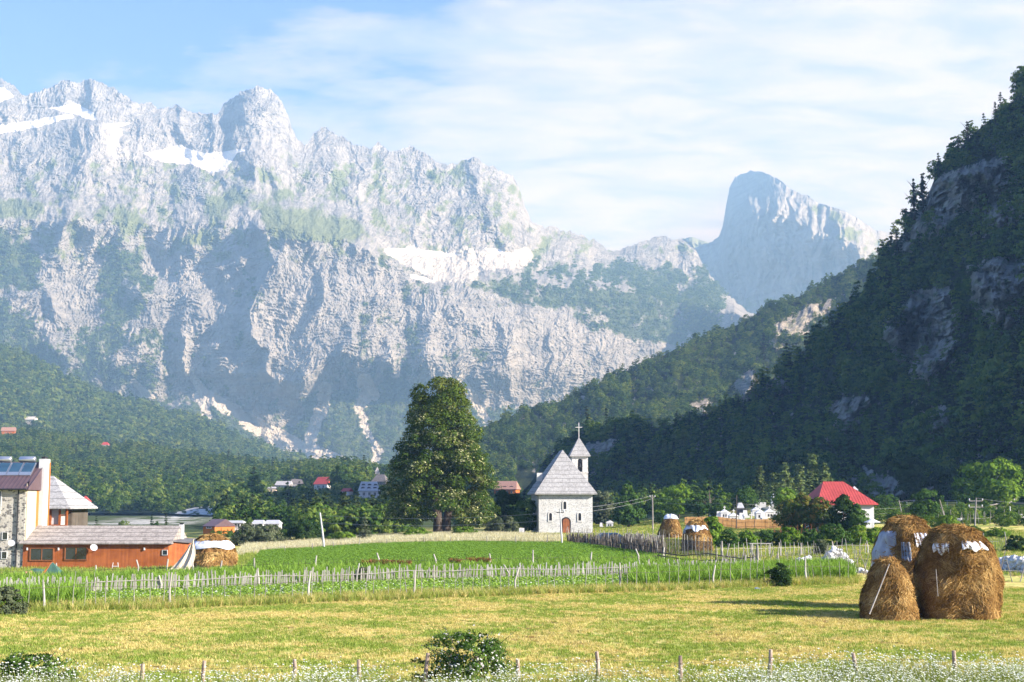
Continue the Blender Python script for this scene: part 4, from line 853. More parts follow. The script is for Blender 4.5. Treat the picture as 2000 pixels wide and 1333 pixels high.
# ------------------------------------------------------------------ the church
def church():
    b = hit(1052, 1043); D = b.y; s = F / D; x0 = (1052 - 1000) / s; w = 105 / s
    r = empty('church', (x0, D, 0), rad(4.3), 'white stone church with steep grey shingle roof, arched door and small bell tower', 'church')
    zb = b.z - 0.5; ze = zat(963, D); zr = zat(879, D + 3.6); L = 12.0
    MB().box(0, 0, zb, w, L, ze).build('wall', M_CH, r)
    rf = hip_roof(0, w, 0, L, ze, zr, w / 2 - 0.15, w / 2 - 0.15, 0.72, 0.2); 
    rf = MB(); o = 0.62; a, b_, c, d = (-o, -o, ze - .05), (w + o, -o, ze - .05), (w + o, L + o, ze - .05), (-o, L + o, ze - .05)
    r0 = (w / 2, 3.6, zr); r1 = (w / 2, L - 3.6, zr)
    for q in ((a, b_, r0), (b_, c, r1, r0), (c, d, r1), (d, a, r0, r1)): rf.quad(*q)
    lo = [(p[0], p[1], p[2] - .2) for p in (a, b_, c, d)]
    rf.quad(*reversed(lo))
    for i, (p, q) in enumerate(((a, b_), (b_, c), (c, d), (d, a))): rf.quad(lo[i], lo[(i + 1) % 4], q, p)
    ro = rf.build('roof', M_SH, r)
    MB().box(-.05, 2.2, zat(940, D + 2) , .75, 3.0, zat(924, D + 2)).build('chimney', M_TRIM, ro)
    for px, py, ww, hh in ((1103, 1003.5, .42, 1.1), (1075, 1026, .42, 1.1), (1132, 1026, .42, 1.1)):
        x = (px - 1052) / s * 1.0 - .02; window(r, x, zat(py - 13 + 11, D) + 0.0 if False else zat(py - 12, D) - 0.25, ww, hh, -.02, M_TRIM, M_DK, True)
    dx = (1105 - 1052) / s; k = 10; hw = .5; H = 2.2
    pts = [(dx - hw, zb + .5), (dx + hw, zb + .5)] + [(dx + hw * math.cos(math.pi * i / k), zb + .5 + H - hw + hw * math.sin(math.pi * i / k)) for i in range(k + 1)]
    o2 = .2; big = [(dx - hw - o2, zb + .5), (dx + hw + o2, zb + .5)] + [(dx + (hw + o2) * math.cos(math.pi * i / k), zb + .5 + H - hw + (hw + o2) * math.sin(math.pi * i / k)) for i in range(k + 1)]
    MB().prism(big, -.07, .05).build('door_surround', M_DK, r)
    dd = MB().prism(pts, -.09, -.06).build('door', M_DOOR, r)
    MB().box(dx + .3, -.13, zb + 1.5, dx + .36, -.09, zb + 1.62).build('handle', M_IRON, dd)
    MB().box(dx - .9, -1.0, zb, dx + .9, 0, zb + .56).build('doorstep', M_TRIM, r)
    # bell tower at the back right
    Dt = D + 9.5; st = F / Dt; tx0 = (1119.5 - 1052) * 1.0 / st + .05 - math.sin(rad(4.3)) * 9.5 * 0 + .65; tw = 31 / st; y0 = 9.2; y1 = y0 + tw
    zt = zat(890, Dt); zc = zat(923, Dt)
    t = MB(); t.box(tx0, y0, zb, tx0 + tw, y1, zc - .07); t.box(tx0 - .07, y0 - .07, zc - .07, tx0 + tw + .07, y1 + .07, zc + .07)
    ow = .36; ox = tx0 + tw / 2 + .02; oz = zc + .12; oh = zat(896, Dt) - oz
    t.box(tx0, y0, zc + .07, ox - ow, y1, zt); t.box(ox + ow, y0, zc + .07, tx0 + tw, y1, zt); t.box(ox - ow, y0 + .5, zc + .07, ox + ow, y1, zt)
    n = 8
    for i in range(n):
        a0, a1 = math.pi * i / n, math.pi * (i + 1) / n; za = oz + oh - ow
        p = [(ox + ow * math.cos(a0), za + ow * math.sin(a0)), (ox + ow * math.cos(a1), za + ow * math.sin(a1))]
        t.hexa([(p[0][0], y0, p[0][1]), (p[1][0], y0, p[1][1]), (p[1][0], y0 + .5, p[1][1]), (p[0][0], y0 + .5, p[0][1])], [(p[0][0], y0, zt), (p[1][0], y0, zt), (p[1][0], y0 + .5, zt), (p[0][0], y0 + .5, zt)])
    tw_ = t.build('bell_tower', M_CH, r)
    MB().box(ox - ow + .01, y0 + .42, oz, ox + ow - .01, y0 + .49, oz + oh).build('opening', M_DK, tw_)
    bm = MB().tube([(ox, y0 + .25, oz + oh * .35), (ox, y0 + .25, oz + oh * .42), (ox, y0 + .25, oz + oh * .6), (ox, y0 + .25, oz + oh * .68)], [.26, .2, .15, .03], 12); bm.build('bell', M_IRON, tw_)
    o = .36; ap = (tx0 + tw / 2, (y0 + y1) / 2, zat(853, Dt)); e = [(tx0 - o, y0 - o, zt), (tx0 + tw + o, y0 - o, zt), (tx0 + tw + o, y1 + o, zt), (tx0 - o, y1 + o, zt)]
    q = MB()
    for i in range(4): q.quad(e[i], e[(i + 1) % 4], ap)
    lo = [(p[0], p[1], p[2] - .15) for p in e]; q.quad(*reversed(lo))
    for i in range(4): q.quad(lo[i], lo[(i + 1) % 4], e[(i + 1) % 4], e[i])
    q.build('tower_roof', M_SH, tw_)
    zt2 = zat(825, Dt); zx = zat(834, Dt)
    MB().box(ap[0] - .05, ap[1] - .05, ap[2] - .3, ap[0] + .05, ap[1] + .05, zt2).box(ap[0] - .52, ap[1] - .04, zx - .04, ap[0] + .52, ap[1] + .045, zx + .05).build('cross', M_TRIM, tw_)
church()
# ------------------------------------------------------------------ left: stone guest house
def guesthouse():
    D = 124.0; xr = xat(50, D); zb = -2.0; r = empty('stone_guest_house', (xr, D, 0), 0, 'tall stone guest house with brown metal roof and solar heaters at the left edge', 'house')
    ze = zat(955, D); zr = zat(903, D + 4.2); W_ = 16.0
    m = MB().box(-W_, 0, zb, 0, 4.9, ze)
    m.build('wall', M_HS, r)
    g_ = MB(); g_.hexa([(-.3, .0, ze), (0, 0, ze), (0, 4.9, ze), (-.3, 4.9, ze)], [(-.3, 4.19, zr - .15), (0, 4.19, zr - .15), (0, 4.21, zr - .15), (-.3, 4.21, zr - .15)]); g_.build('gable', M_ORANGE, r)
    rf = hip_roof(-W_, 0, 0, 4.9, ze, zr, 0, 0, 0.3, .1, 4.2); ro = rf.build('roof', M_BRN, r)
    rb = MB()
    for i in range(46):
        x = -W_ + .1 + i * .36; y0, y1 = -.35, 4.2
        rb.hexa([(x, y0, ze + .02), (x + .05, y0, ze + .02), (x + .05, y1, zr + .02), (x, y1, zr + .02)], [(x, y0, ze + .06), (x + .05, y0, ze + .06), (x + .05, y1, zr + .06), (x, y1, zr + .06)])
    rb.build('seams', M_BRN, ro)
    MB().tube([(0.15, -.42, ze - .05), (-W_, -.42, ze - .05)], .07, 6).build('gutter', M_IRON, r)
    MB().tube([(-.62, -.1, zb), (-.62, -.1, ze - .1)], .06, 6).build('downpipe', M_IRON, r)
    # coloured flank towards the restaurant
    MB().box(0.004, .1, 0, .1, 1.9, zat(945, D + 1)).hexa([(0.004, .1, zat(945, D + 1)), (.1, .1, zat(945, D + 1)), (.1, 1.9, zat(945, D + 1)), (.004, 1.9, zat(945, D + 1))], [(0.004, .12, ze + .1), (.1, .12, ze + .1), (.1, 1.9, ze + 1.0), (.004, 1.9, ze + 1.0)]).hexa([(0.004, 1.901, 0), (.1, 1.901, 0), (.1, 2.5, 0), (.004, 2.5, 0)], [(0.004, 1.901, ze + 1.0), (.1, 1.901, ze + 1.0), (.1, 2.5, ze + 1.35), (.004, 2.5, ze + 1.35)]).build('cream_panel', M_CREAM, r)
    MB().hexa([(0.004, 2.5, 0), (.12, 2.5, 0), (.12, 3.1, 0), (.004, 3.1, 0)], [(0.004, 2.5, ze + 1.3), (.12, 2.5, ze + 1.3), (.12, 3.1, zr - .6), (.004, 3.1, zr - .6)]).build('orange_panel', M_ORANGE, r)
    ch = MB().box(0.01, 3.1, 0, .52, 4.6, zat(897, D + 3.5)).build('chimney', M_WHITE, r)
    zc = zat(897, D + 3.5); MB().box(.12, 3.4, zc, .42, 4.2, zc + .22).build('chimney_cap', M_IRON, ch)
    MB().box(.53, 4.35, 0, .58, 4.6, zc - .3).build('edge_board', M_ORANGE, r)
    for px, py, ww, hh in ((12.5, 1054, .42, .6), (12.5, 1091, .42, .55)):
        window(r, xat(px, D) - xr, zat(py, D), ww, hh, -.02, M_WHITE, M_GLASS)
    window(r, xat(-4, D) - xr, zat(1003, D), .5, 1.9, -.02, M_WHITE, M_GLASS)
    # satellite dish
    dish(r, xat(30, D) - xr, -.6, zat(1061, D), .3)
    # solar heaters on the roof
    sl_ = (zr - ze) / 4.2
    for px0, px1 in ((-30, 11), (12, 31), (34, 53)):
        pass
    for x0_, x1_ in ((-3.4, -2.35), (-2.3, -1.25), (-1.2, -.15)):
        f = MB(); 
        y0, y1 = 1.75, 3.3; z0, z1 = ze + y0 * sl_ + .12, ze + y1 * sl_ + .35
        x0_, x1_ = x0_ - .1, x1_ - .1
        f.hexa([(x0_, y0, z0), (x1_, y0, z0), (x1_, y1, z1), (x0_, y1, z1)], [(x0_, y0 - .05, z0 + .09), (x1_, y0 - .05, z0 + .09), (x1_, y1 - .05, z1 + .09), (x0_, y1 - .05, z1 + .09)])
        fr = f.build('solar_panel', M_METAL, r); e_ = .07
        MB().quad((x0_ + e_, y0 + .02, z0 + .13), (x1_ - e_, y0 + .02, z0 + .13), (x1_ - e_, y1 - .1, z1 + .09), (x0_ + e_, y1 - .1, z1 + .09)).build('glass', M_PANEL, fr)
    for cx in (-3.3, -1.15):
        z = ze + 3.5 * sl_ + .62
        tk = MB().tube([(cx - .72, 3.5, z), (cx - .66, 3.5, z), (cx + .66, 3.5, z), (cx + .72, 3.5, z)], [.2, .27, .27, .2], 14).build('water_tank', M_METAL, r, True)
        MB().box(cx - .05, 3.4, z - .6, cx + .05, 3.5, z - .2).build('tank_stand', M_METAL, tk)
    MB().tube([(-2.9, 4.2, zr), (-2.9, 4.2, zr + 1.2)], .025, 5).build('aerial', M_IRON, r)
def dish(parent, x, y, z, r0):
    m = MB(); n = 14; rings = 4; ax = Vector((0.45, -0.75, 0.45)).normalized(); a = ax.orthogonal().normalized(); b = ax.cross(a); base = len(m.v)
    for i in range(rings + 1):
        rr = r0 * i / rings; d = 0.22 * r0 * (i / rings) ** 2
        for k in range(n):
            t = 6.2832 * k / n; m.v.append(tuple(Vector((x, y, z)) + ax * d + (a * math.cos(t) + b * math.sin(t)) * max(rr, .001)))
    for i in range(rings):
        for k in range(n): k2 = (k + 1) % n; m.f.append((base + i * n + k, base + i * n + k2, base + (i + 1) * n + k2, base + (i + 1) * n + k))
    o = m.build('satellite_dish', M_GRYR, parent, True); MB().tube([(x, 0, z - .3), (x, y, z - .05), tuple(Vector((x, y, z)) + ax * r0 * .8)], .02, 5).build('arm', M_METAL, o)
guesthouse()
def restaurant():
    D = 123.9; x0 = xat(48.5, D); x1 = xat(332, D); r = empty('wooden_restaurant', (x0, D, 0), 0, 'long low orange boarded restaurant with grey shingle roof and two dark windows', 'restaurant')
    L = x1 - x0; zb = -1.9; ze = zat(1061, D); zr = zat(1027, D + 2.9)
    MB().box(0, 0, zb, L, 6, ze).build('wall', M_ORW, r)
    g_ = MB().hexa([(L - .2, 0, ze), (L, 0, ze), (L, 6, ze), (L - .2, 6, ze)], [(L - .2, 2.99, zr - .1), (L, 2.99, zr - .1), (L, 3.01, zr - .1), (L - .2, 3.01, zr - .1)]).build('gable', M_CREAM, r)
    hip_roof(0, L, 0, 6, ze, zr, 0, 0, .3, .1).build('roof', M_SH2, r)
    for a, b, c, d in ((64, 107, 1072, 1094), (132, 172, 1070, 1093)):
        xa, xb = xat(a, D) - x0, xat(b, D) - x0; window(r, (xa + xb) / 2, zat(d, D), xb - xa, zat(c, D) - zat(d, D), -.02, M_DOOR, M_GLASS)
    window(r, xat(327, D) - x0 - .1, zat(1084, D), .4, .38, -.02, M_WHITE, M_GLASS)
    for px in (57, 118, 285): MB().box(xat(px, D) - x0 - .05, -.12, zat(1075, D), xat(px, D) - x0 + .05, -.0, zat(1070, D)).build('wall_lamp', M_WHITE, r)
    dish(r, xat(189, D) - x0, -.45, zat(1070, D), .32)
    # annex set back at the right end
    xa, xb = L + .004, xat(372, D + 1) - x0
    an = MB().hexa([(xa, 0.2, zb), (xb, 1.2, zb), (xb, 5, zb), (xa, 5, zb)], [(xa, .2, zat(1058, D)), (xb, 1.2, zat(1062, D)), (xb, 5, zat(1058, D)), (xa, 5, zat(1056, D))]).build('annex', M_ORW, r)
    MB().hexa([(xa, .0, zat(1058, D) + .01), (xb + .1, 1.0, zat(1062, D) + .01), (xb + .1, 5.2, zat(1058, D) + .01), (xa, 5.2, zat(1056, D) + .01)], [(xa, .0, zat(1058, D) + .1), (xb + .1, 1.0, zat(1062, D) + .1), (xb + .1, 5.2, zat(1058, D) + .1), (xa, 5.2, zat(1056, D) + .1)]).build('annex_roof', M_DGR, r)
    cx = xat(355, D + 3) - x0; c = MB().box(cx - .18, 3, 0, cx + .18, 3.4, zat(1025, D + 3)).build('chimney', M_WHITE, r); MB().box(cx - .15, 3.03, zat(1025, D + 3), cx + .15, 3.37, zat(1022, D + 3)).build('chimney_cap', M_IRON, c)
restaurant()
def rearhouse():
    D = 131.5; x0 = -50.0; x1 = xat(131, D); r = empty('shingle_roofed_house', (x0, D, 0), 0, 'timber house with steep pale shingle roof and curtained balcony behind the guest house', 'house')
    L = x1 - x0; ze = zat(992, D); zr = zat(930, D + 4)
    MB().box(0, .9, -2, xat(117, D + .9) - x0, 7.6, ze).build('wall', M_WHITE, r)
    MB().box(xat(117, D + .9) - x0 + .004, 2.6, -2, L - .3, 7.6, ze).build('rear_wall', M_DARKW, r)
    hip_roof(0, L, 0, 8, ze, zr, 0, 2.6, .42, .12).build('roof', M_SH, r)
    for px in (82, 99, 117, 131): x = xat(px, D) - x0; MB().box(x - .08, 0, -1, x + .08, .16, ze - .12).build('balcony_post', M_ORW, r)
    MB().box(xat(80, D) - x0, -.06, zat(1030, D), L, .06, zat(1025, D)).build('balcony_floor', M_ORW, r)
    rl = MB()
    for i in range(9): x = xat(118, D) - x0 + i * .07; rl.box(x, .05, zat(1024, D), x + .02, .08, zat(1005, D))
    rl.build('railing', M_ORW, r)
    for a, b in ((86, 97), (101, 116)): MB().box(xat(a, D) - x0, .18, zat(1028, D), xat(b, D) - x0, .24, zat(997, D)).build('curtain', M_WHITE, r)
rearhouse()
def gable_mesh_house(name, label, cat, p0, p1, yr, ye, yb, D, wallm, roofm, depth=6, hip=0.0, rot=0, wins=0, group=None, gable=None, dormers=0, chim=False):
    s = F / D; x0, x1 = (p0 - 1000) / s, (p1 - 1000) / s; w = x1 - x0; z = zat(yb, D)
    r = empty(name, ((x0 + x1) / 2, D, z), rad(rot), label, cat, group); ze, zr = zat(ye, D) - z, zat(yr, D + depth / 2) - z
    MB().box(-w / 2 * .9, 0, -3, w / 2 * .9, depth, ze).build('wall', wallm, r)
    rf = hip_roof(-w / 2 * .9, w / 2 * .9, 0, depth, ze, zr, hip * w, hip * w, w * .05, .12).build('roof', roofm, r)
    if hip == 0:
        for sx in (-1, 1): x = sx * (w / 2 * .9 - .05); MB().quad((x, 0, ze - .01), (x, depth, ze - .01), (x, depth / 2, zr - .1)).build('gable', gable or wallm, r)
    for i in range(wins): window(r, -w * .38 + w * .76 * (i + .5) / wins, ze * .35, .9, min(1.2, ze * .45), -.02, M_WHITE, M_GLASS)
    for i in range(dormers):
        rr, cc = divmod(i, 3); x = -w * .30 + cc * w * .28 + rr * .3; t = .28 + .34 * rr; y = depth / 2 * t - .35; zz = ze + (zr - ze) * t
        m = MB(); n = 6; ww = w * .09
        pts = [(x - ww, zz - .15)] + [(x - ww * math.cos(math.pi * k / n), zz + .55 * math.sin(math.pi * k / n)) for k in range(n + 1)]
        m.prism(pts, y - .1, y + 1.2); m.build('dormer', M_DK, rf)
    if chim: MB().box(w * .30, depth * .4, ze, w * .36, depth * .5, zr + .6).build('chimney', wallm, rf)
    return r
def vh(*a, **k):
    a = list(a); a[8] = HD.get(a[3], a[8]); return gable_mesh_house(*a, **k)
HOUSES = []
VG = 'houses of the village on the wooded slope'
vh('house', 'white village house with bright red gable roof left of the great tree', 'house', 611, 645, 932, 946, 957, 470, M_WHITE, M_RED, 8, 0, -28, 2, VG, M_GRYR)
vh('shed', 'small white shed with red roof below the red gabled house', 'shed', 667, 685, 954, 960, 968, 430, M_WHITE, M_RED, 4, 0, -20, 1, VG)
vh('big_grey_roof_house', 'broad white house with pale roof and two rows of eyelid dormers beside the great tree', 'house', 702, 744, 941, 959, 973, 420, M_WHITE, M_GRYR, 9, .08, 8, 3, VG, dormers=6)
vh('house', 'dark grey peaked roof house behind the broad pale roofed one', 'house', 725, 756, 927, 941, 950, 480, M_DGR, M_DGR, 7, .2, -15, 1, VG)
vh('turret_house', 'tiny pale pointed turret above the dark peaked roof', 'house', 733, 742, 912, 922, 930, 520, M_WHITE, M_GRYR, 3, .45, 0, 0, VG)
vh('house', 'ruined pale stone house with broken grey roof on the slope', 'house', 538, 569, 940, 948, 954, 520, M_CH, M_GRYR, 6, 0, -12, 2, VG)
vh('house', 'low dark slate roofed house right of the ruined pale one', 'house', 568, 595, 936, 945, 950, 540, M_GRYR, M_DGR, 6, .1, 10, 0, VG)
vh('house', 'small cream house with flat pale roof below the ruined one', 'house', 524, 541, 951, 954, 964, 470, M_CREAM, M_GRYR, 5, .1, 0, 1, VG)
vh('house', 'white tower house with red pyramid roof above the restaurant', 'house', 160, 179, 969, 980, 991, 560, M_WHITE, M_RED, 4, .4, 0, 1, VG)
vh('barn', 'low white roofed barn joined to the red pyramid house', 'barn', 141, 163, 981, 984, 992, 560, M_WHITE, M_WHITE, 5, 0, 0, 1, VG)
vh('hotel', 'pinkish brown tiled hotel with orange gable between the great tree and the church', 'hotel', 962, 1010, 940, 956, 968, 400, M_ORANGE, M_PINKR, 10, .04, -14, 4, VG, dormers=3)
vh('house', 'dark low house with brown roof between the hotel and the church', 'house', 1012, 1040, 945, 952, 959, 430, M_DARKW, M_PINKR, 6, .1, 0, 1, VG)
vh('house', 'left half of the long white roofed building behind the fields', 'house', 494, 519, 1016, 1023, 1031, 260, M_WHITE, M_GRYR, 6, .08, 4, 2, VG)
vh('house', 'right half of the long white roofed building behind the fields', 'house', 518, 550, 1016, 1023, 1032, 262, M_WHITE, M_GRYR, 6, .08, 4, 2, VG)
vh('house', 'house with purple brown roof and orange gable near the haystack', 'house', 398, 428, 1014, 1028, 1034, 250, M_ORANGE, M_BRN, 6, 0, -24, 1, VG)
vh('house', 'flat white house with green side right of the purple roofed one', 'house', 432, 479, 1017, 1021, 1034, 255, M_WHITE, M_GRYR, 6, .03, 6, 3, VG)
vh('house', 'tiny red brick house high on the left hillside', 'house', 3, 30, 835, 842, 850, 980, M_ORANGE, M_PINKR, 8, 0, 10, 2, VG)
vh('house', 'tiny white house highest on the left hillside', 'house', 46, 69, 814, 820, 827, 1080, M_WHITE, M_WHITE, 8, 0, -10, 1, VG)
vh('house', 'tiny red roofed house alone in the middle of the left forest', 'house', 198, 213, 864, 869, 874, 900, M_WHITE, M_RED, 6, .2, 0, 0, VG)
# ------------------------------------------------------------------ red roofed house at the right
def redhouse():
    b = hit(1640, 1033); D = 176.0; s = F / D; x0, x1 = (1597 - 1000) / s, (1704 - 1000) / s; w = x1 - x0; z0 = g(x0, D) - .4
    r = empty('red_roofed_house', (x0, D, 0), rad(4), 'white house with big bright red hipped metal roof behind bushy trees', 'house')
    ze = zat(985, D); zr = zat(941, D + 3.4)
    MB().box(0, 0, z0, w, 7.5, ze).build('wall', M_WHITE, r)
    hip_roof(0, w, 0, 7.5, ze, zr, 1.6, 2.6, .45, .1).build('roof', M_RED, r)
    rb = MB(); sl_ = (zr - ze) / 4.2
    for i in range(22):
        x = -.3 + i * (w + .6) / 21; a = min(1, max(.0, min((x + .45) / 2.05, (w + .45 - x) / 3.05)))
        y1 = -.45 + 4.2 * a; z1 = ze + (zr - ze) * a
        rb.hexa([(x, -.45, ze + .01), (x + .05, -.45, ze + .01), (x + .05, y1, z1 + .01), (x, y1, z1 + .01)], [(x, -.45, ze + .05), (x + .05, -.45, ze + .05), (x + .05, y1, z1 + .05), (x, y1, z1 + .05)])
    rb.build('roof_seams', M_RED, r)
    cx = (1690 - 1597) / s; c = MB().box(cx - .3, 4.4, ze - .5, cx + .3, 5.2, zat(958, D + 5)).build('chimney', M_WHITE, r)
    zc = zat(958, D + 5); MB().hexa([(cx - .42, 4.3, zc), (cx + .42, 4.3, zc), (cx + .42, 5.3, zc), (cx - .42, 5.3, zc)], [(cx - .05, 4.75, zc + .5), (cx + .05, 4.75, zc + .5), (cx + .05, 4.85, zc + .5), (cx - .05, 4.85, zc + .5)]).build('chimney_cap', M_GRYR, c)
    for px in (1622, 1650, 1672): window(r, (px - 1597) / s, ze - 1.6, .8, 1.1, -.02, M_WHITE, M_GLASS)
    MB().box((1656 - 1597) / s, -.06, z0, (1664 - 1597) / s, .04, z0 + 2.3).build('door', M_DOOR, r)
    # white garden parasol beside it
    p = hit(1704, 1040); D2_ = p.y; s2 = F / D2_; q = empty('garden_parasol', (p.x, p.y, p.z), 0, 'white garden parasol right of the red roofed house', 'parasol')
    h = zat(1013, D2_) - p.z; R_ = 17 / s2; m = MB(); n = 8; ap = (0, 0, h)
    for i in range(n): a0, a1 = 6.2832 * i / n, 6.2832 * (i + 1) / n; m.quad((R_ * math.cos(a0), R_ * math.sin(a0), h - .45), (R_ * math.cos(a1), R_ * math.sin(a1), h - .45), ap)
    m.build('canopy', M_WHITE, q); MB().tube([(0, 0, 0), (0, 0, h + .1)], .03, 6).build('pole', M_METAL, q)
redhouse()
# ------------------------------------------------------------------ haystacks
def haystack(label, cx, top, base, hw, D, prof, seed, nst, tarps=(), slen=.4, group='conical haystacks', tw=0.011, capmat=None, white=0.0):
    s = F / D; z0 = g((cx - 1000) / s, D); H = (zat(top, D) - z0); R_ = hw / s; rr = random.Random(seed)
    r = empty('haystack', ((cx - 1000) / s, D, z0), 0, label, 'haystack', group)
    def rad_at(t, a):
        k = np.interp(t, [p[0] for p in prof], [p[1] for p in prof])
        q = 1 + .04 * math.sin(2 * a + seed) + .04 * math.sin(5 * a + 2.3 * seed + t * 3) * (1 - t) + .11 * mnoise.noise(Vector((math.cos(a) * 1.6, math.sin(a) * 1.6, t * 2.5 + seed))) * 2 + .03 * mnoise.noise(Vector((math.cos(a) * 6, math.sin(a) * 6, t * 9 + seed))) * 2.6
        return R_ * k * q
    def pos(t, a, off=0.0):
        q = rad_at(t, a) + off; return Vector((math.cos(a) * q, math.sin(a) * q, t * H + (off if t > .9 else 0)))
    nr, nc = 40, 72; V = []
    for i in range(nr + 1):
        for k in range(nc): V.append(pos(-.03 + 1.03 * i / nr, 6.2832 * k / nc))
    f = []
    for i in range(nr):
        for k in range(nc): k2 = (k + 1) % nc; f.append((i * nc + k, i * nc + k2, (i + 1) * nc + k2, (i + 1) * nc + k))
    V = [tuple(v) for v in V] + [(0, 0, H * 1.005)]
    # top fan, kept quads
    f += [(nr * nc + k, nr * nc + (k + 1) % nc, len(V) - 1, len(V) - 1) for k in range(0)]
    mm = MB(); mm.v = V; mm.f = f + [tuple(nr * nc + k for k in range(nc))]
    body = mm.build('hay', M_HAY, r, True)
    rng2 = np.random.RandomState(seed); V2 = []; lv = []
    for i in range(nst):
        t = min(1.0, rng2.rand() ** .85); a = rng2.rand() * 6.2832
        if any(a0 < a < a1 and t0 < t < t1 and rng2.rand() < .93 for a0, a1, t0, t1, _ in [(q[0] % 6.2832, q[1], q[2], q[3], 0) for q in tarps]): continue
        L = slen * (.4 + rng2.rand()); k1 = mnoise.noise(Vector((math.cos(a) * 4, math.sin(a) * 4, t * 7 + seed))); dn = .35 + .65 * rng2.rand(); dn = dn if rng2.rand() < .85 else -dn * .5
        t2 = min(1.0, max(-.01, t - L / H * dn)); a2 = a + (rng2.normal() * .38 + k1 * 1.1) * (1.7 / R_) * slen
        if any(q[0] < a % 6.2832 < q[1] and q[2] < t2 < q[3] and t < q[3] + .02 and rng2.rand() < .9 for q in tarps): continue
        for q in tarps:
            if q[0] < a % 6.2832 < q[1] and t >= q[3] and t2 < q[3] - .02 and rng2.rand() < .85: t2 = q[3] - .02 * rng2.rand()
        o1, o2 = .0 + .05 * rng2.rand(), .02 + .16 * rng2.rand() ** 2 + .07 * max(0, k1)
        if t > .93: a2 = a + rng2.normal() * .8
        p, q = pos(t, a, o1), pos(t2, a2, o2); m_ = (p + q) / 2 + Vector((math.cos(a), math.sin(a), .3)) * .05
        side = (q - p).cross(Vector((math.cos(a), math.sin(a), 0))).normalized() * tw * (.5 + rng2.rand())
        V2 += [p - side, p + side, m_ + side, m_ - side, m_ - side, m_ + side, q + side * .4, q - side * .4]
        c = .45 + .22 * mnoise.noise(Vector((math.cos(a) * 2, math.sin(a) * 2, t * 6))) * 2 + .38 * (rng2.rand() - .5); lv += [c] * 8
    me = npmesh('strands', np.array([tuple(v) for v in V2]), np.arange(len(V2)).reshape(-1, 4), attrs={'lv': np.array(lv)}); link('loose_hay', me, M_STRAW, body)
    for (a0, a1, t0, t1, mat_, ragged) in tarps:
        nu, nv = 26, 12; m = MB(); base_ = 0; Vt = []
        for i in range(nv + 1):
            for k in range(nu + 1):
                u = k / nu; v = i / nv; lowt = t0 + ragged * (.5 + .5 * mnoise.noise(Vector((u * 3.2, seed, 0))) * 1.6 + .07 * mnoise.noise(Vector((u * 9, seed, 3))) * 2) * (t1 - t0)
                t = lowt + (t1 - lowt) * v; a = a0 + (a1 - a0) * u
                wv = .11 + .03 * math.sin(u * 22 + v * 3) + .02 * math.sin(u * 41 + 1)
                Vt.append(tuple(pos(min(t, .995), a, wv)))
        m.v = Vt; m.f = [(i * (nu + 1) + k, i * (nu + 1) + k + 1, (i + 1) * (nu + 1) + k + 1, (i + 1) * (nu + 1) + k) for i in range(nv) for k in range(nu)]
        tp = m.build('tarpaulin', mat_, r, True); sm = tp.modifiers.new('thick', 'SOLIDIFY'); sm.thickness = .012
    return r
PI = math.pi
TALL = [(0, 1.0), (.1, 1.02), (.4, .98), (.62, .92), (.78, .83), (.88, .69), (.95, .48), (1.0, .18)]
CONE = [(0, 1.0), (.2, .98), (.45, .90), (.7, .74), (.86, .55), (.95, .36), (1.0, .12)]
# angles: 270 deg (4.71) faces the camera, 180 deg is the left side
haystack('tall brown haystack at the right front with white plastic showing near its top', 1857, 1031, 1199, 73, 58.5, TALL, 3, 60000, [(3.75, 4.25, .68, .84, M_TARP, .6), (4.6, 5.45, .72, .86, M_TARP, .65)], .45)
haystack('tall haystack behind the other two with a grey sheet hanging down its left side', 1762, 1012, 1181, 61, 63.5, TALL, 11, 32000, [(2.75, 4.1, .32, .86, M_TARPG, .25), (4.75, 5.25, .62, .84, M_TARP, .7), (4.3, 4.6, .5, .74, M_TARPG, .4)], .45)
haystack('low brown haystack in front with a pole leaning on it', 1724, 1094, 1201, 49, 57.6, [(0, 1.0), (.2, .97), (.5, .84), (.75, .64), (.9, .42), (1.0, .12)], 17, 26000, [], .4)
haystack('haystack with ragged white plastic skirt under a brown top beside the cream tent', 419, 1045, 1112, 46, 118, [(0, 1), (.4, .96), (.7, .84), (.86, .6), (.95, .4), (1, .12)], 23, 9000, [(2.6, 6.8, .52, .84, M_TARP, .7)], .5, tw=.025)
haystack('orange brown haystack with a white plastic cap left of the larger one', 1307, 1006, 1050, 22, 180, [(0, 1), (.4, .9), (.75, .66), (.9, .5), (1, .15)], 29, 5000, [(0, 6.2832, .80, .995, M_TARP, .3)], .6, tw=.035)
haystack('orange brown haystack with a white pointed sheet draped over its front', 1357, 1016, 1078, 29, 134, CONE, 37, 7000, [(3.6, 5.8, .58, .84, M_TARP, .8), (2.9, 3.6, .5, .84, M_TARPG, .5)], .5, tw=.025)
a_, b_ = P(1698, 1200, 56.1), P(1737, 1102, 57.0); q_ = empty('wooden_pole', (0, 0, 0), 0)
bpy.data.objects.remove(q_)
po = MB().tube([(0, 0, 0), tuple((b_ - a_) * .5 + Vector((0.01, 0, .01))), tuple(b_ - a_)], [.03, .027, .022], 7).build('wooden_pole', M_GREYW); po.location = a_; tag(po, 'grey wooden pole leaning against the low haystack', 'pole')
a_, b_ = P(1832, 1165, 56.75), P(1828, 1112, 56.95)
po = MB().tube([(0, 0, 0), tuple(b_ - a_)], [.014, .012], 6).build('wooden_stake', M_GREYW); po.location = a_; tag(po, 'thin grey stake resting upright on the front of the tall haystack', 'stake')
a_, b_ = P(1901, 1068, 57.35), P(1880, 1040, 57.75)
po = MB().tube([(0, 0, 0), tuple(b_ - a_)], [.035, .03], 6).build('wooden_stick', M_PALEW); po.location = a_; tag(po, 'short pale stick lying on the right shoulder of the tall haystack', 'stick')
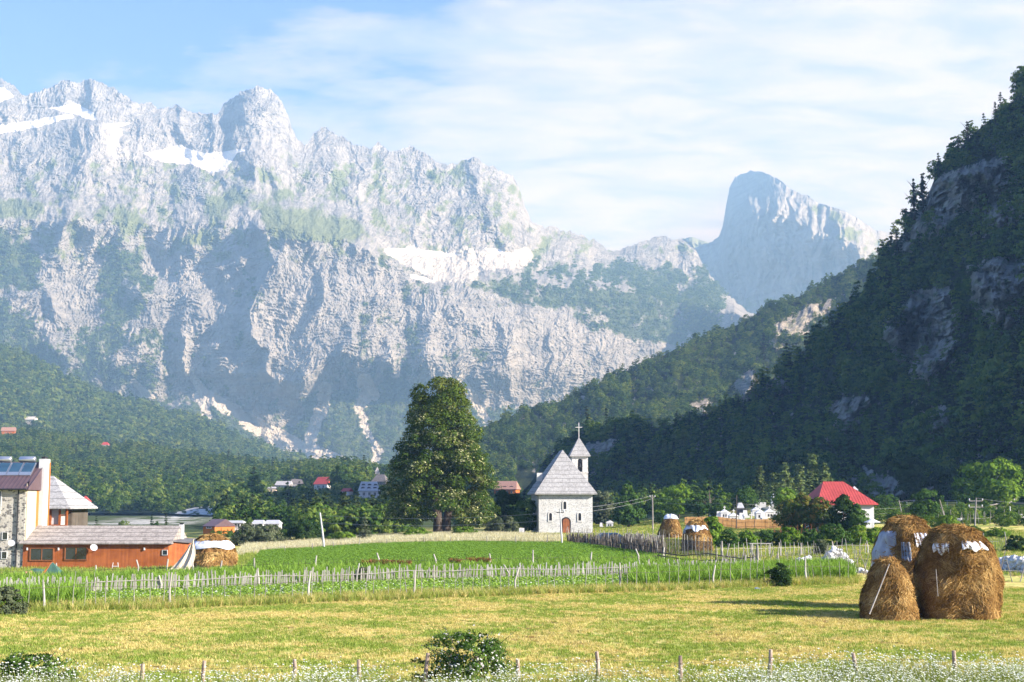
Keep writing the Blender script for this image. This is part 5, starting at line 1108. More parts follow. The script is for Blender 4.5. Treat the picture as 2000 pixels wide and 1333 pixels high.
a_, b_ = P(1880, 1197, 56.2), P(1856, 1199, 56.0)
# ------------------------------------------------------------------ trees one can tell apart
L_BRIGHT = leafmat('bright_leaf', [(0.0, (0.035, 0.085, 0.012)), (0.5, (0.12, 0.21, 0.022)), (1.0, (0.25, 0.34, 0.045))], 0.3, 0.12)
L_MID = leafmat('green_leaf', [(0.0, (0.022, 0.055, 0.012)), (0.5, (0.06, 0.12, 0.025)), (1.0, (0.13, 0.19, 0.045))], 0.3, 0.12)
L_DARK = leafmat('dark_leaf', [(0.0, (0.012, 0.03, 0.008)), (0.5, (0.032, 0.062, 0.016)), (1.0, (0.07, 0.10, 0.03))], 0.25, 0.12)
L_GREY = leafmat('grey_green_leaf', [(0.0, (0.04, 0.055, 0.028)), (0.5, (0.09, 0.11, 0.055)), (1.0, (0.17, 0.18, 0.10))], 0.25, 0.12)
L_RUST = leafmat('reddening_leaf', [(0.0, (0.03, 0.055, 0.012)), (0.5, (0.085, 0.12, 0.025)), (0.75, (0.20, 0.15, 0.03)), (1.0, (0.28, 0.12, 0.04))], 0.3, 0.1)
L_PINE = leafmat('pine_needle', [(0.0, (0.02, 0.04, 0.014)), (0.5, (0.055, 0.085, 0.028)), (1.0, (0.13, 0.15, 0.05))], 0.2, 0.15)
L_PINE2 = leafmat('pine_needle_painted_sun', [(0.0, (0.04, 0.07, 0.022)), (0.5, (0.10, 0.15, 0.045)), (1.0, (0.20, 0.24, 0.08))], 0.25, 0.15)  # brighter copy of the pine needles, sunlight painted into the colour
L_SPR = leafmat('spruce_needle', [(0.0, (0.006, 0.014, 0.008)), (0.5, (0.018, 0.032, 0.014)), (1.0, (0.05, 0.065, 0.025))], 0.1, 0.15)
L_LIND = leafmat('linden_leaf', [(0.0, (0.014, 0.030, 0.008)), (0.35, (0.042, 0.080, 0.014)), (0.7, (0.095, 0.135, 0.022)), (0.86, (0.15, 0.165, 0.04)), (0.9, (0.24, 0.25, 0.10)), (1.0, (0.40, 0.40, 0.19))], 0.25, 0.0)
_CR = {}
def crown_mesh(kind, mat, v, asp=1.0):
    asp = round(asp * 4) / 4; k = (kind, mat.name, v, asp); w = asp * .5; kk = int(44 * max(1, asp) ** 1.2)
    if k not in _CR:
        if kind == 'round': t = crown('c', prof_round, .93, w, kk + 46, 48, .062, 200 + v, .30 / max(.7, asp ** .5), .03, .95)
        elif kind == 'cone': t = crown('c', prof_cone, .94, w, 110, 50, .052, 210 + v, .30, .04, .95)
        elif kind == 'column': t = crown('c', prof_col, .94, w, 90, 50, .058, 220 + v, .36, .03, .95)
        elif kind == 'bush': t = crown('c', lambda q: np.clip(1.15 - q, .05, 1) ** .5, .96, w, kk + 30, 60, .075, 230 + v, .34 / max(.7, asp), 0.0, 1.0)
        elif kind == 'low': t = crown('c', lambda q: np.clip(1.25 - q, .1, 1) ** .6, .95, w, kk + 30, 60, .08, 235 + v, .34 / max(.7, asp), 0.0, 1.0)
        elif kind == 'pine': t = conifer(1.0, w, 17, 13, .065, 240 + v, .08)
        elif kind == 'spruce': t = conifer(1.0, w, 18, 10, .05, 250 + v, .35, .12)
        _CR[k] = cmesh('crown', t, mat)
    return _CR[k]
def trunk_mesh(h, r, seed, forks=5, spread=.3, lean=0.0):
    rr = random.Random(seed); mb = MB(); top = Vector((lean, 0, h)); n = 5
    pts = [Vector((lean * (i / n) ** 1.5 + rr.uniform(-.02, .02) * h * (i > 0), rr.uniform(-.02, .02) * h * (i > 0), h * i / n)) for i in range(n + 1)]
    mb.tube(pts, [r * (1.35 if i == 0 else 1 - .75 * i / n) for i in range(n + 1)], 8)
    for k in range(forks):
        b = pts[2 + k % 3]; a = k * 2.4 + rr.random(); e = b + Vector((math.cos(a) * spread, math.sin(a) * spread, rr.uniform(.15, .35))) * h
        mb.tube([b, (b + e) / 2 + Vector((0, 0, .03 * h)), e], [r * .42, r * .28, r * .08], 5)
    return mb.mesh('trunk', True)
_TM = {}
def tree(name, label, px, top, base, wpx, kind, mat, v=0, group=None, Y=None, bark=None, trunkh=.62, lean=0.0, cat='tree'):
    if Y is None: b = hit(px, base)
    else: b = P(px, base, Y)
    D = b.y; s = F / D; H = (base - top) / s; R2_ = wpx / s
    r = empty(name, (b.x, b.y, b.z - .02 * H), random.random() * 6.28, label, cat, group)
    k = (kind, round(lean, 2), v, trunkh)
    if k not in _TM: _TM[k] = trunk_mesh(trunkh, .026 if kind not in ('bush', 'low') else .018, 300 + v, 5, .22, lean)
    t = link('trunk', _TM[k], bark or M_BARK, r); t.scale = (H, H, H)
    c = link('crown', crown_mesh(kind, mat, v, min(3, max(.25, R2_ * 1.12 / H))), None, r); c.scale = (H, H, H)
    if lean: c.location = (lean * H, 0, 0)
    return r
T = tree
def linden():
    b = hit(862, 1046); D = b.y; s = F / D
    r = empty('great_linden_tree', (b.x, b.y, b.z), 0, 'huge old dark tree with pale blossom and a tall tapering crown left of the church', 'tree')
    ys = [736, 745, 770, 800, 830, 870, 900, 930, 960, 990, 1012, 1026, 1034]; Lx = [858, 832, 806, 796, 793, 778, 764, 754, 746, 744, 750, 778, 815]; Rx = [868, 886, 908, 917, 924, 938, 954, 963, 968, 974, 968, 950, 915]
    rng = np.random.RandomState(77); C = []; 
    while len(C) < 600:
        y = rng.uniform(742, 1030); l, q = np.interp(y, ys, Lx), np.interp(y, ys, Rx)
        if rng.rand() > (q - l) / 230: continue
        hw = (q - l) / 2 / s; cx = ((l + q) / 2 - 862) / s; a = rng.rand() * 6.283
        k = (.25 + .70 * rng.rand() ** .45) * (1 + .07 * math.sin(a * 4 + y / 21) + .05 * math.sin(a * 9 + y / 9))
        hw *= 1 + .16 * mnoise.noise(Vector((math.cos(a) * 1.8, math.sin(a) * 1.8, y / 26))) * 2
        if k > .5 and mnoise.noise(Vector((math.cos(a) * 3.2, math.sin(a) * 3.2, y / 12))) < .0: continue
        cr = (.75 + .95 * rng.rand()) * min(1, .35 + hw / 6.5)
        k = min(k, (hw - cr * .55) / hw) if hw > cr else .2
        if y > 1004 and abs(cx + math.cos(a) * hw * k) < 2.6 - (1030 - y) * .03: continue
        C.append((cx + math.cos(a) * hw * k, math.sin(a) * hw * k, (1046 - y) / s, cr, y, a))
    # sparse outlying sprays give the ragged edge
    for i in range(130):
        y = rng.uniform(745, 1030); l, q = np.interp(y, ys, Lx), np.interp(y, ys, Rx); hw = (q - l) / 2 / s; cx = ((l + q) / 2 - 862) / s; a = rng.rand() * 6.283
        C.append((cx + math.cos(a) * hw * 1.0, math.sin(a) * hw * 1.0, (1046 - y) / s, .35 + .35 * rng.rand(), y, a))
    C = np.array(C); m = 150; ci = np.repeat(np.arange(len(C)), (m * np.clip(C[:, 3] / 1.2, .2, 1.3) ** 1.6).astype(int)); n = len(ci)
    d = rng.normal(size=(n, 3)); d /= np.linalg.norm(d, axis=1, keepdims=True); d[:, 2] = np.where(d[:, 2] < -.25, -d[:, 2], d[:, 2])
    rr = (.5 + .55 * rng.rand(n) ** .5)[:, None]
    cen = C[ci, :3] + d * rr * C[ci, 3][:, None] * np.array([1.0, 1.0, .78]); cen[:, 2] -= .16 * (d[:, 0] ** 2 + d[:, 1] ** 2) * C[ci, 3]
    nor = d * 1.0 + np.array([0, 0, .3]) + rng.normal(size=(n, 3)) * .35
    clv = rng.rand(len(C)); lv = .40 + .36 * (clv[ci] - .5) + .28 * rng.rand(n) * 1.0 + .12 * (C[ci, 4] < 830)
    fl = (d[:, 2] > -.05) & (rr[:, 0] > .78) & (C[ci, 4] > 800) & (rng.rand(n) < (.05 + .38 * (clv[ci] > .6))); lv = np.where(fl, .9 + .12 * rng.rand(n), np.minimum(lv, .84))
    V, Fq, l2 = quads_from(cen, nor, np.full(n, .30), rng, .7, lv)
    me = npmesh('crown', V, Fq, attrs={'lv': l2}); link('crown', me, L_LIND, r)
    tb = MB(); rr_ = random.Random(4)
    for x0, x1, rad0 in ((-.45, -.9, .78), (.75, 1.3, .66)):
        tb.tube([(x0 - .1, 0, -.4), (x0, 0, .5), (x0 * 1.05, 0, 2.2), (x1, .2, 5), (x1 * 1.1, 0, 10), (x1 * .6, 0, 17)], [rad0 * 1.5, rad0, rad0 * .85, rad0 * .7, rad0 * .4, .1], 12)
        for k in range(9):
            a = rr_.random() * 6.28; z = 2.4 + k * 1.3; L = max(1.5, 6.2 - .35 * z); tb.tube([(x1, 0, z), (x1 + math.cos(a) * L * .5, math.sin(a) * L * .5, z + .7), (x1 + math.cos(a) * L, math.sin(a) * L, z + .4)], [.2, .12, .04], 5)
    tb.build('trunk', M_BARK, r, True)
linden()
T('broadleaf_tree', 'tall conical green tree standing alone right of the church', 1228, 934, 1031, 62, 'cone', L_MID, 1, trunkh=.7)
T('broadleaf_tree', 'olive green tree close behind the right wall of the church', 1176, 956, 1030, 50, 'round', L_GREY, 2)
T('broadleaf_tree', 'bright green low tree left in the group beyond the two far haystacks', 1288, 962, 1012, 40, 'round', L_BRIGHT, 0)
T('broadleaf_tree', 'tallest bright tree in the group beyond the two far haystacks', 1326, 943, 1012, 58, 'round', L_BRIGHT, 1)
T('broadleaf_tree', 'rounded bright tree right in the group beyond the two far haystacks', 1365, 958, 1012, 48, 'round', L_MID, 2)
T('broadleaf_tree', 'small bushy tree beside the dead brown tree at the graveyard', 1400, 974, 1012, 34, 'round', L_MID, 0)
T('broadleaf_tree', 'little round bush tree left of the first wooden pole right of the church', 1290, 996, 1022, 26, 'bush', L_BRIGHT, 3)
T('broadleaf_tree', 'wide low green tree behind the hilltop wooden crosses', 1424, 962, 996, 52, 'round', L_BRIGHT, 2)
T('broadleaf_tree', 'leafy tree directly left of the tall dark pine above the graveyard', 1455, 946, 996, 40, 'column', L_MID, 2)
T('pine_tree', 'tall dark pine with pale tip above the graveyard', 1484, 908, 990, 54, 'pine', L_PINE, 0)
GP = 'pines on the slope above the red roofed house'
for i, (x, t, b, w, lab) in enumerate(((1512, 922, 985, 52, 'leftmost small pine of the sunlit row above the graveyard shrine'), (1534, 902, 985, 62, 'broad pale pine second in the sunlit row above the graveyard shrine'), (1562, 905, 984, 56, 'pine in the middle of the sunlit row just left of the red roof'), (1589, 884, 984, 62, 'tallest pine of the sunlit row above the left end of the red roof'), (1612, 903, 984, 50, 'slim rightmost pine of the sunlit row behind the red roof'))):
    T('pine_tree', lab, x, t, b, w, 'pine', L_PINE2, i % 3, GP)
T('broadleaf_tree', 'round green tree below the sunlit pines left of the red house', 1532, 950, 1004, 50, 'round', L_BRIGHT, 0)
T('broadleaf_tree', 'bushy tree with reddish shoots left of the red roofed house', 1570, 962, 1040, 64, 'column', L_RUST, 0)
T('broadleaf_tree', 'dark tree overlapping the left corner of the red roof', 1540, 972, 1036, 50, 'column', L_RUST, 1)
T('broadleaf_tree', 'slim reddish topped tree in front of the middle of the red roof', 1604, 966, 1040, 42, 'column', L_RUST, 2)
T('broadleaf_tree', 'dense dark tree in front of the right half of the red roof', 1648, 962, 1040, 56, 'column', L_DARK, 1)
T('broadleaf_tree', 'small tree hiding the right window of the red roofed house', 1675, 982, 1040, 34, 'column', L_MID, 0)
T('walnut_tree', 'large bright green spreading tree on a leaning trunk at the right edge', 1944, 890, 994, 124, 'round', L_BRIGHT, 1, bark=M_BARKP, trunkh=.6)
T('broadleaf_tree', 'dark green bush tree touching the left of the big bright tree', 1886, 936, 985, 50, 'round', L_MID, 1)
T('broadleaf_tree', 'round green tree standing right of the red roofed house behind the front haystacks', 1810, 953, 1022, 58, 'round', L_MID, 2)
T('broadleaf_tree', 'low green tree just right of the red house chimney', 1730, 964, 1004, 54, 'round', L_MID, 1)
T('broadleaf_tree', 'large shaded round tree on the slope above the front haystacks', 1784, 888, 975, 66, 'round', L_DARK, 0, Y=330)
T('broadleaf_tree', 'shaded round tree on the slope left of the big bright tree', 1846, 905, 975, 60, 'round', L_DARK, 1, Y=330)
T('broadleaf_tree', 'large round tree among the village houses right of the red gable', 668, 905, 962, 44, 'round', L_MID, 2, Y=surfD(S4, 668, 962) - 6)
T('shrub', 'very dark green thicket left of the white concrete pole', 592, 1022, 1060, 78, 'low', L_DARK, 0)
T('shrub', 'bright yellow green bush right of the white concrete pole', 672, 1038, 1060, 54, 'low', L_BRIGHT, 1)
T('shrub', 'low green bush touching the foot of the white concrete pole', 645, 1042, 1060, 30, 'low', L_MID, 2)
T('pine_tree', 'grey green young pine between the bright bush and the great tree', 712, 1012, 1060, 46, 'pine', L_GREY, 1)
T('shrub', 'grey brown bush left of the dark thicket beyond the pale grass', 520, 1024, 1066, 74, 'bush', L_GREY, 0)
T('shrub', 'grey green willow bush at the left end of the pale grass strip', 482, 1022, 1066, 54, 'bush', L_GREY, 1)
T('shrub', 'yellowish low bush at the left foot of the great tree', 812, 1030, 1052, 56, 'low', L_BRIGHT, 0)
T('shrub', 'green low bush right behind the trunk of the great tree', 905, 1028, 1049, 50, 'low', L_BRIGHT, 2)
T('broadleaf_tree', 'round sunlit tree against the left wall of the church', 1026, 974, 1042, 56, 'round', L_MID, 2)
T('shrub', 'wide olive bush between the great tree and the church', 985, 1008, 1045, 62, 'bush', L_GREY, 2)
T('broadleaf_tree', 'dark tree filling the gap right of the great tree', 992, 952, 1040, 60, 'round', L_DARK, 1)
T('pine_tree', 'dark spruce standing on the sunny spur among the leafy trees', 1492, 648, 702, 26, 'spruce', L_SPR, 2, Y=surfD(S5, 1492, 700) - 12)
# conifers along the dark skyline
GS = 'spruces on the skyline of the dark cliff'
for i, (x, t, b, w, lab) in enumerate(((1786, 343, 422, 26, 'tall slender spruce left in the skyline pair on the dark cliff'), (1803, 337, 408, 22, 'tall slender spruce right in the skyline pair on the dark cliff'), (1772, 404, 466, 30, 'bushy spruce below the skyline pair'), (1752, 450, 480, 22, 'small round topped pine lowest on the dark cliff skyline'), (1834, 305, 340, 24, 'short spruce at the notch above the skyline pair'),
                                       (1891, 233, 292, 34, 'broad spruce high on the skyline above the notch'), (1872, 262, 300, 24, 'small spruce just left of the broad high one'), (1735, 470, 500, 18, 'little dark pine where the sunny spur meets the cliff'), (1945, 196, 232, 22, 'small conifer on the upper right skyline'), (1990, 148, 190, 26, 'highest conifer at the right edge of the picture'))):
    T('spruce_tree', lab, x, t, b + 6, w, 'spruce', L_SPR, i % 3, GS, Y=surfD(S6, x + 4, b + 4) - 1.0, trunkh=.9)
# young conifers on the shaded low rib, sunlight painted in by paler needles
for i, (x, t, b) in enumerate(((1262, 880, 925), (1280, 868, 912), (1298, 856, 900), (1316, 846, 892), (1334, 838, 880))):
    T('pine_tree', ('first and lowest', 'second', 'middle', 'fourth', 'last and highest')[i] + ' of the five young pines climbing the rib behind the graveyard', x, t, b, 26, 'pine', L_PINE2, i % 3, 'young pines on the rib', Y=surfD(S6, x, b) - 2)
# hedge row
GH = 'leafy bushes of the hedge beyond the stick fences'
for i, (x, t, b, w, m, lab) in enumerate(((1392, 1006, 1066, 44, L_BRIGHT, 'tall leafy bush hugging the right side of the sheeted haystack'), (1424, 1034, 1072, 44, L_MID, 'second hedge bush right of the sheeted haystack'), (1460, 1036, 1070, 46, L_BRIGHT, 'hedge bush behind the grey wooden rack'), (1500, 1034, 1068, 44, L_MID, 'hedge bush just right of the wooden rack'), (1542, 1030, 1068, 48, L_BRIGHT, 'hedge bush below the reddish shooted tree'),
                                          (1582, 1032, 1066, 44, L_MID, 'low hedge bush left of the biggest hedge bush'), (1628, 1022, 1068, 68, L_MID, 'biggest rounded hedge bush before the red roofed house'), (1676, 1026, 1066, 48, L_BRIGHT, 'hedge bush right below the white parasol'), (1708, 1030, 1064, 40, L_BRIGHT, 'last hedge bush touching the back haystack'))):
    T('hedge_bush', lab, x, t, b, w, 'bush', m, i % 3, GH, cat='bush')
for x, t, b, w, m, lab in ((1850, 1006, 1032, 54, L_BRIGHT, 'yellow green bush just over the top of the tall front haystack'), (1780, 990, 1016, 40, L_GREY, 'grey bush behind the leaning poles above the back haystack'), (1898, 1026, 1052, 50, L_MID, 'green bush right of the tall front haystack beyond the thin fence'), (1950, 1030, 1050, 54, L_BRIGHT, 'pale green bush beyond the pasture at the right edge'), (1984, 1046, 1078, 44, L_DARK, 'dark round shrub on the pasture at the right edge'),
                           (1960, 994, 1020, 60, L_MID, 'wide green bush under the big bright tree'), (1906, 1000, 1024, 40, L_BRIGHT, 'bright small bush left of the crossarm pole')):
    T('bush', lab, x, t, b, w, 'bush', m, 1, cat='bush')
T('shrub', 'dark thorny shrub growing in the stick fence', 1524, 1100, 1146, 42, 'bush', L_DARK, 2, cat='bush')
T('shrub', 'grey green weed bush against the pale picket fence', 708, 1108, 1140, 34, 'bush', L_GREY, 1, cat='bush')
T('shrub', 'thin grey shrub beside the big stone heap', 1603, 1052, 1086, 30, 'bush', L_GREY, 0, cat='bush')
T('shrub', 'leafy weed clump at the left end of the stick fence', 8, 1146, 1200, 70, 'low', L_GREY, 1, cat='bush')
# dead tree
b = hit(1386, 1010); s = F / b.y; mb = MB(); rr = random.Random(9); H = 52 / s
mb.tube([(0, 0, -.2), (.05, 0, H * .5), (0, 0, H)], [.28, .2, .05], 7)
for k in range(16):
    a = rr.random() * 6.28; z = H * (.3 + .6 * rr.random()); L = H * .3 * (1.15 - z / H); e = Vector((math.cos(a) * L, math.sin(a) * L, z + L * .6)); mb.tube([(0, 0, z), e * .5 + Vector((0, 0, z * .5)), e], [.09, .05, .02], 4)
    for q in range(2): a2 = a + rr.uniform(-1, 1); mb.tube([e * .6 + Vector((0, 0, z * .4)), e + Vector((math.cos(a2), math.sin(a2), .8)) * L * .4], [.03, .012], 4)
r = empty('dead_tree', tuple(b), 0, 'bare brown dead tree among the green trees by the graveyard', 'tree'); mb.build('trunk', M_DARKW, r)
# fallen silvery trunks under the walnut
for i, (p, q, w_) in enumerate((((1905, 998), (1952, 984), .22), ((1958, 992), (1990, 972), .3))):
    A_, B_ = hit(*p), hit(q[0], p[1] - 2); B_.z = A_.z + (p[1] - q[1]) * A_.y / F
    o = MB().tube([(0, 0, 0), tuple((B_ - A_) * .5 + Vector((0, 0, .15))), tuple(B_ - A_)], [w_, w_ * .8, w_ * .5], 7).build('leaning_trunk', M_BARKP); o.location = A_; tag(o, ('long silvery trunk lying against the slope left of the big bright tree', 'thick silvery trunk propped under the right of the big bright tree')[i], 'log')
# ------------------------------------------------------------------ foreground bushes
def bigbush(label, px, top, base, wpx, seed, white, lean=0):
    b = hit(px, base); s = F / b.y; H = (base - top) / s; W_ = wpx / s
    t = crown('c', lambda q: np.clip(1.3 - q, .05, 1) ** .55, H * .93, W_ / 2, 150, 70, .065, seed, .18, 0.0, .8, .75, .7)
    V, Fq, lv = t; rng = np.random.RandomState(seed); q = np.repeat(rng.rand(len(lv) // 4) < white, 4); up = V[:, 2] > H * .35; lv = np.where(q & up, 1.4, lv * .8)
    r = empty('wild_bush', tuple(b), 0, label, 'bush'); m = leafmat('bush_leaf', [(0.0, (0.014, 0.035, 0.008)), (0.4, (0.06, 0.115, 0.022)), (0.8, (0.16, 0.235, 0.05)), (0.97, (0.24, 0.31, 0.08)), (1.0, (0.66, 0.62, 0.58))], .3, 0)
    link('crown', npmesh('crown', V, Fq, attrs={'lv': lv}), m, r)
    mb = MB(); rr = random.Random(seed); tv = []; 
    for k in range(26):
        a = rr.random() * 6.28; L = W_ * .5 * (.5 + .55 * rr.random()); z = H * (.55 + .55 * rr.random()); p1 = Vector((math.cos(a) * L * .4, math.sin(a) * L * .4, z * .6)); p2 = Vector((math.cos(a) * L, math.sin(a) * L, z * (1 if rr.random() < .7 else .8))); mb.tube([(0, 0, 0), p1, p2], [.02, .012, .004], 4)
        for j in range(26): f = j / 26; p = p1 * (1 - f) + p2 * f; tv.append(p + Vector((rr.gauss(0, .03), rr.gauss(0, .03), rr.gauss(0, .03))))
    mb.build('stem', M_BARK, r); cen = np.array([tuple(p) for p in tv]); rng = np.random.RandomState(seed + 1)
    V, Fq, lv = quads_from(cen, rng.normal(size=cen.shape) + [0, -.3, .8], np.full(len(cen), .055), rng, .6, .5 + .6 * rng.rand(len(cen)))
    link('sprays', npmesh('sprays', V, Fq, attrs={'lv': lv}), m, r)
bigbush('tangled wild bush with grey seed heads in the middle of the bottom edge', 915, 1236, 1352, 200, 5, .07)
bigbush('green bramble bush with whitish flowers in the bottom left corner', 58, 1280, 1368, 200, 8, .06)
# ------------------------------------------------------------------ fences
def fence_line(pts):
    w = [hit(*p) for p in pts]; L = [0]
    for a, b in zip(w, w[1:]): L.append(L[-1] + (b - a).length)
    def at(d):
        for i in range(len(w) - 1):
            if d <= L[i + 1] or i == len(w) - 2:
                t = (d - L[i]) / (L[i + 1] - L[i]); p = w[i].lerp(w[i + 1], t); return Vector((p.x, p.y, g(p.x, p.y)))
    return at, L[-1]
def fence(name, label, pts, step, h, r, mat, seed, rails=(), lean=.06, hv=.2, post_step=0, post_h=1.5, post_r=.07, post_mat=None, picket='stake', gaps=(), flat=0.0, railr=.02, railmat=None, wob=.03, net=None, hfun=None, cat='fence'):
    at, L = fence_line(pts); rr = random.Random(seed); org = at(L / 2); root = empty(name, tuple(org), 0, label, cat); items = []
    d = step * .5
    while d < L:
        f = d / L
        if not any(a < f < b for a, b in gaps):
            p = at(d) - org; hh = h * (1 + rr.uniform(-hv, hv)) * (hfun(f) if hfun else 1); lx, ly = rr.gauss(0, lean) * hh, rr.gauss(0, lean * .6) * hh; rad_ = r * rr.uniform(.75, 1.35)
            items.append((at(d).y, p, Vector((lx, ly, hh)), rad_))
        d += step * rr.uniform(.7, 1.3)
    def shape(mb, p, v, rd):
        k = Vector((rr.uniform(-wob, wob), rr.uniform(-wob, wob), 0)) * v.z
        if flat: mb.hexa([p + Vector((-rd, 0, -.15)), p + Vector((rd, 0, -.15)), p + Vector((rd, flat, -.15)), p + Vector((-rd, flat, -.15))], [p + v + Vector((-rd * .8, 0, 0)), p + v + Vector((rd * .8, 0, .02)), p + v + Vector((rd * .8, flat, .02)), p + v + Vector((-rd * .8, flat, 0))])
        else: mb.tube([p + Vector((0, 0, -.2)), p + v * .5 + k, p + v], [rd, rd * .9, rd * .65], 5)
    items.sort(key=lambda q: q[0])
    for q in items[:100]:
        mb = MB(); shape(mb, *q[1:]); mb.build(picket, mat, root)
    if len(items) > 100:
        mb = MB()
        for q in items[100:]: shape(mb, *q[1:])
        tag(mb.build(picket, mat, root), kind='stuff')
    if post_step:
        d = rr.uniform(.1, .5) * post_step
        while d < L:
            p = at(d) - org; mb = MB(); hh = post_h * rr.uniform(.85, 1.15); shape0 = [p + Vector((0, -.03, -.2)), p + Vector((rr.gauss(0, .05), 0, hh * .5)), p + Vector((rr.gauss(0, .11), rr.gauss(0, .05), hh))]
            mb.tube(shape0, [post_r * 1.1, post_r, post_r * .7], 7); mb.build('post', post_mat or mat, root); d += post_step * rr.uniform(.7, 1.3)
    for hz, sag in rails:
        n = max(2, int(L / 2.2)); P_ = []
        for i in range(n + 1):
            p = at(L * i / n) - org; P_.append(p + Vector((0, -r * 1.2, hz + rr.uniform(-sag, sag))))
        MB().tube(P_, railr, 5).build('rail', railmat or mat, root)
    if net:
        m = MB(); n = max(2, int(L / 1.0))
        for i in range(n):
            a, b_ = at(L * i / n) - org, at(L * (i + 1) / n) - org; t = Vector((0, .05, 0)); m.hexa([a + t, b_ + t, b_ + t * 1.2, a + t * 1.2], [q + Vector((0, 0, net[0])) for q in (a + t, b_ + t, b_ + t * 1.2, a + t * 1.2)])
        m.build('netting', net[1], root)
    return root
fence('wire_fence', 'wire fence on short weathered posts along the bottom edge of the picture', [(-30, 1352), (275, 1352), (1010, 1352), (1165, 1352), (2030, 1352)], 400, .1, .01, M_GREYW, 1, cat='fence')
def front_fence():
    root = [o for o in bpy.data.objects if o.name == 'wire_fence'][0]; org = root.location.copy(); pts = []
    for px, top, lean in ((277, 1297, .0), (397, 1291, 0), (574, 1288, .0), (700, 1289, 0), (834, 1276, -.16), (1011, 1288, 0), (1167, 1273, 0), (1329, 1281, .0), (1506, 1269, -.04), (1669, 1276, .14), (1867, 1271, .04)):
        b = hit(px, 1357); z = zat(top, b.y); mb = MB(); rr = random.Random(px); p = b - org
        dx = lean * .9; tp = Vector((p.x, p.y, z - org.z)); bt = p + Vector((dx if lean > 0 else dx, 0, -.3)); n = 5; P_ = []
        for i in range(n + 1):
            t = i / n; P_.append(bt.lerp(tp, t) + Vector((rr.uniform(-.018, .018), 0, 0)))
        mb.tube(P_, [.062, .058, .055, .056, .05, .045], 9); mb.build('post', M_POST, root); pts.append(tp)
    for dz in (-.18, -.55):
        q = MB(); q.tube([p + Vector((0, -.06, dz)) for p in pts], .004, 4); q.build('wire', M_IRON, root)
M_POST = simple('weathered_post', (0.34, 0.25, 0.19), .9, 9, .55, .02, stretch=(1, 1, .4))
front_fence()
fence('stick_fence', 'long fence of thin upright sticks along the far edge of the mown meadow', [(40, 1197), (60, 1196), (460, 1182), (840, 1167), (1100, 1158), (1350, 1151), (1670, 1139)], .56, 1.35, .016, M_GREYW, 2, ((.95, .05),), .05, .22, 5.5, 1.35, .05, M_PALEW, railr=.008, railmat=M_DARKW)
fence('stick_fence', 'leaning dark sticks with wire around the stones left of the front haystacks', [(1400, 1118), (1500, 1115), (1600, 1112), (1700, 1124)], .42, 1.5, .024, M_GREYW, 3, ((.95, .1), (.5, .1)), .16, .2, 0, railr=.012, railmat=M_DARKW)
fence('stick_fence', 'sparse leaning sticks before the white stone wall at the right edge', [(1905, 1140), (1960, 1138), (2030, 1134)], .75, 1.6, .026, M_GREYW, 4, ((.6, .1),), .25, .2, railr=.008)
fence('picket_fence', 'long pale grey uneven picket fence across the vegetable gardens', [(-20, 1178), (100, 1170), (480, 1154), (900, 1138), (1300, 1127), (1480, 1122)], .14, .92, .034, M_PALEW, 5, ((.68, .07),), .09, .2, 4.5, 1.1, .05, M_PALEW, flat=.025, gaps=((.60, .605), (.31, .315)), railr=.022, railmat=M_GREYW)
fence('wire_and_post_fence', 'fence of spaced pale posts with dark thin sticks before the clover field', [(-20, 1130), (100, 1127), (300, 1122), (500, 1117), (850, 1108), (1230, 1101), (1345, 1095)], .3, .72, .011, M_DARKW, 6, ((.45, .03),), .04, .2, 3.6, .98, .065, M_PALEW, railr=.012)
fence('low_post_fence', 'low sparse posts with wire along the pale grass strip', [(465, 1088), (700, 1069), (900, 1063), (1085, 1065)], 4.2, .9, .05, M_GREYW, 7, ((.7, .02),), .05, .15, railr=.008)
fence('brush_fence', 'dense dark fence of brushwood and sticks leading from the church door', [(1108, 1060), (1160, 1068), (1220, 1078), (1300, 1088)], .10, 1.3, .035, M_DARKW, 8, ((.7, .1),), .09, .3, 2.4, 1.6, .05, M_GREYW, hfun=lambda f: .66 + .5 * f)
fence('paling_fence', 'grey weathered paling above the brush fence left of the haystacks', [(1222, 1074), (1262, 1080), (1298, 1085)], .12, 1.6, .035, M_GREYW, 9, ((1.1, .03),), .05, .12)
fence('netted_fence', 'slim pale posts carrying dark netting before the sheeted haystack', [(1298, 1082), (1345, 1086), (1392, 1090)], .62, 1.75, .028, M_PALEW, 10, (), .02, .06, net=(1.35, M_NET), hfun=lambda f: 1)
fence('churchyard_fence', 'thin upright posts of the churchyard fence right of the church door', [(1104, 1052), (1200, 1056), (1300, 1060)], .9, 1.35, .045, M_GREYW, 11, ((.8, .02),), .03, .15)
fence('dark_rail_fence', 'dark twisted rails and stakes across the gate opening', [(1284, 1100), (1380, 1104), (1480, 1112)], .36, 1.0, .03, M_DARKW, 12, ((.72, .16), (.45, .16)), .13, .35, railr=.045)
fence('picket_fence', 'new tan board fence around the graveyard', [(1338, 1027), (1400, 1027), (1442, 1034), (1500, 1034), (1542, 1032)], .21, 1.35, .085, M_TANW, 13, ((.35, .01), (1.0, .01)), .01, .04, 3.0, 1.4, .05, M_DARKW, flat=.03, railr=.03)
fence('stick_fence', 'pale sparse sticks before the hedge bushes beyond the stones', [(1395, 1092), (1480, 1090), (1600, 1086), (1700, 1084)], .55, 1.3, .03, M_PALEW, 14, ((.8, .06),), .07, .25, 3.2, 1.25, .05, M_PALEW, railr=.012)
fence('stick_fence', 'straight thin stick fence on the pasture right of the tall haystack', [(1905, 1079), (1950, 1078), (2030, 1074)], .22, 1.2, .02, M_GREYW, 15, ((.9, .03),), .03, .1, 2.2, 1.6, .05, M_PALEW, railr=.012)
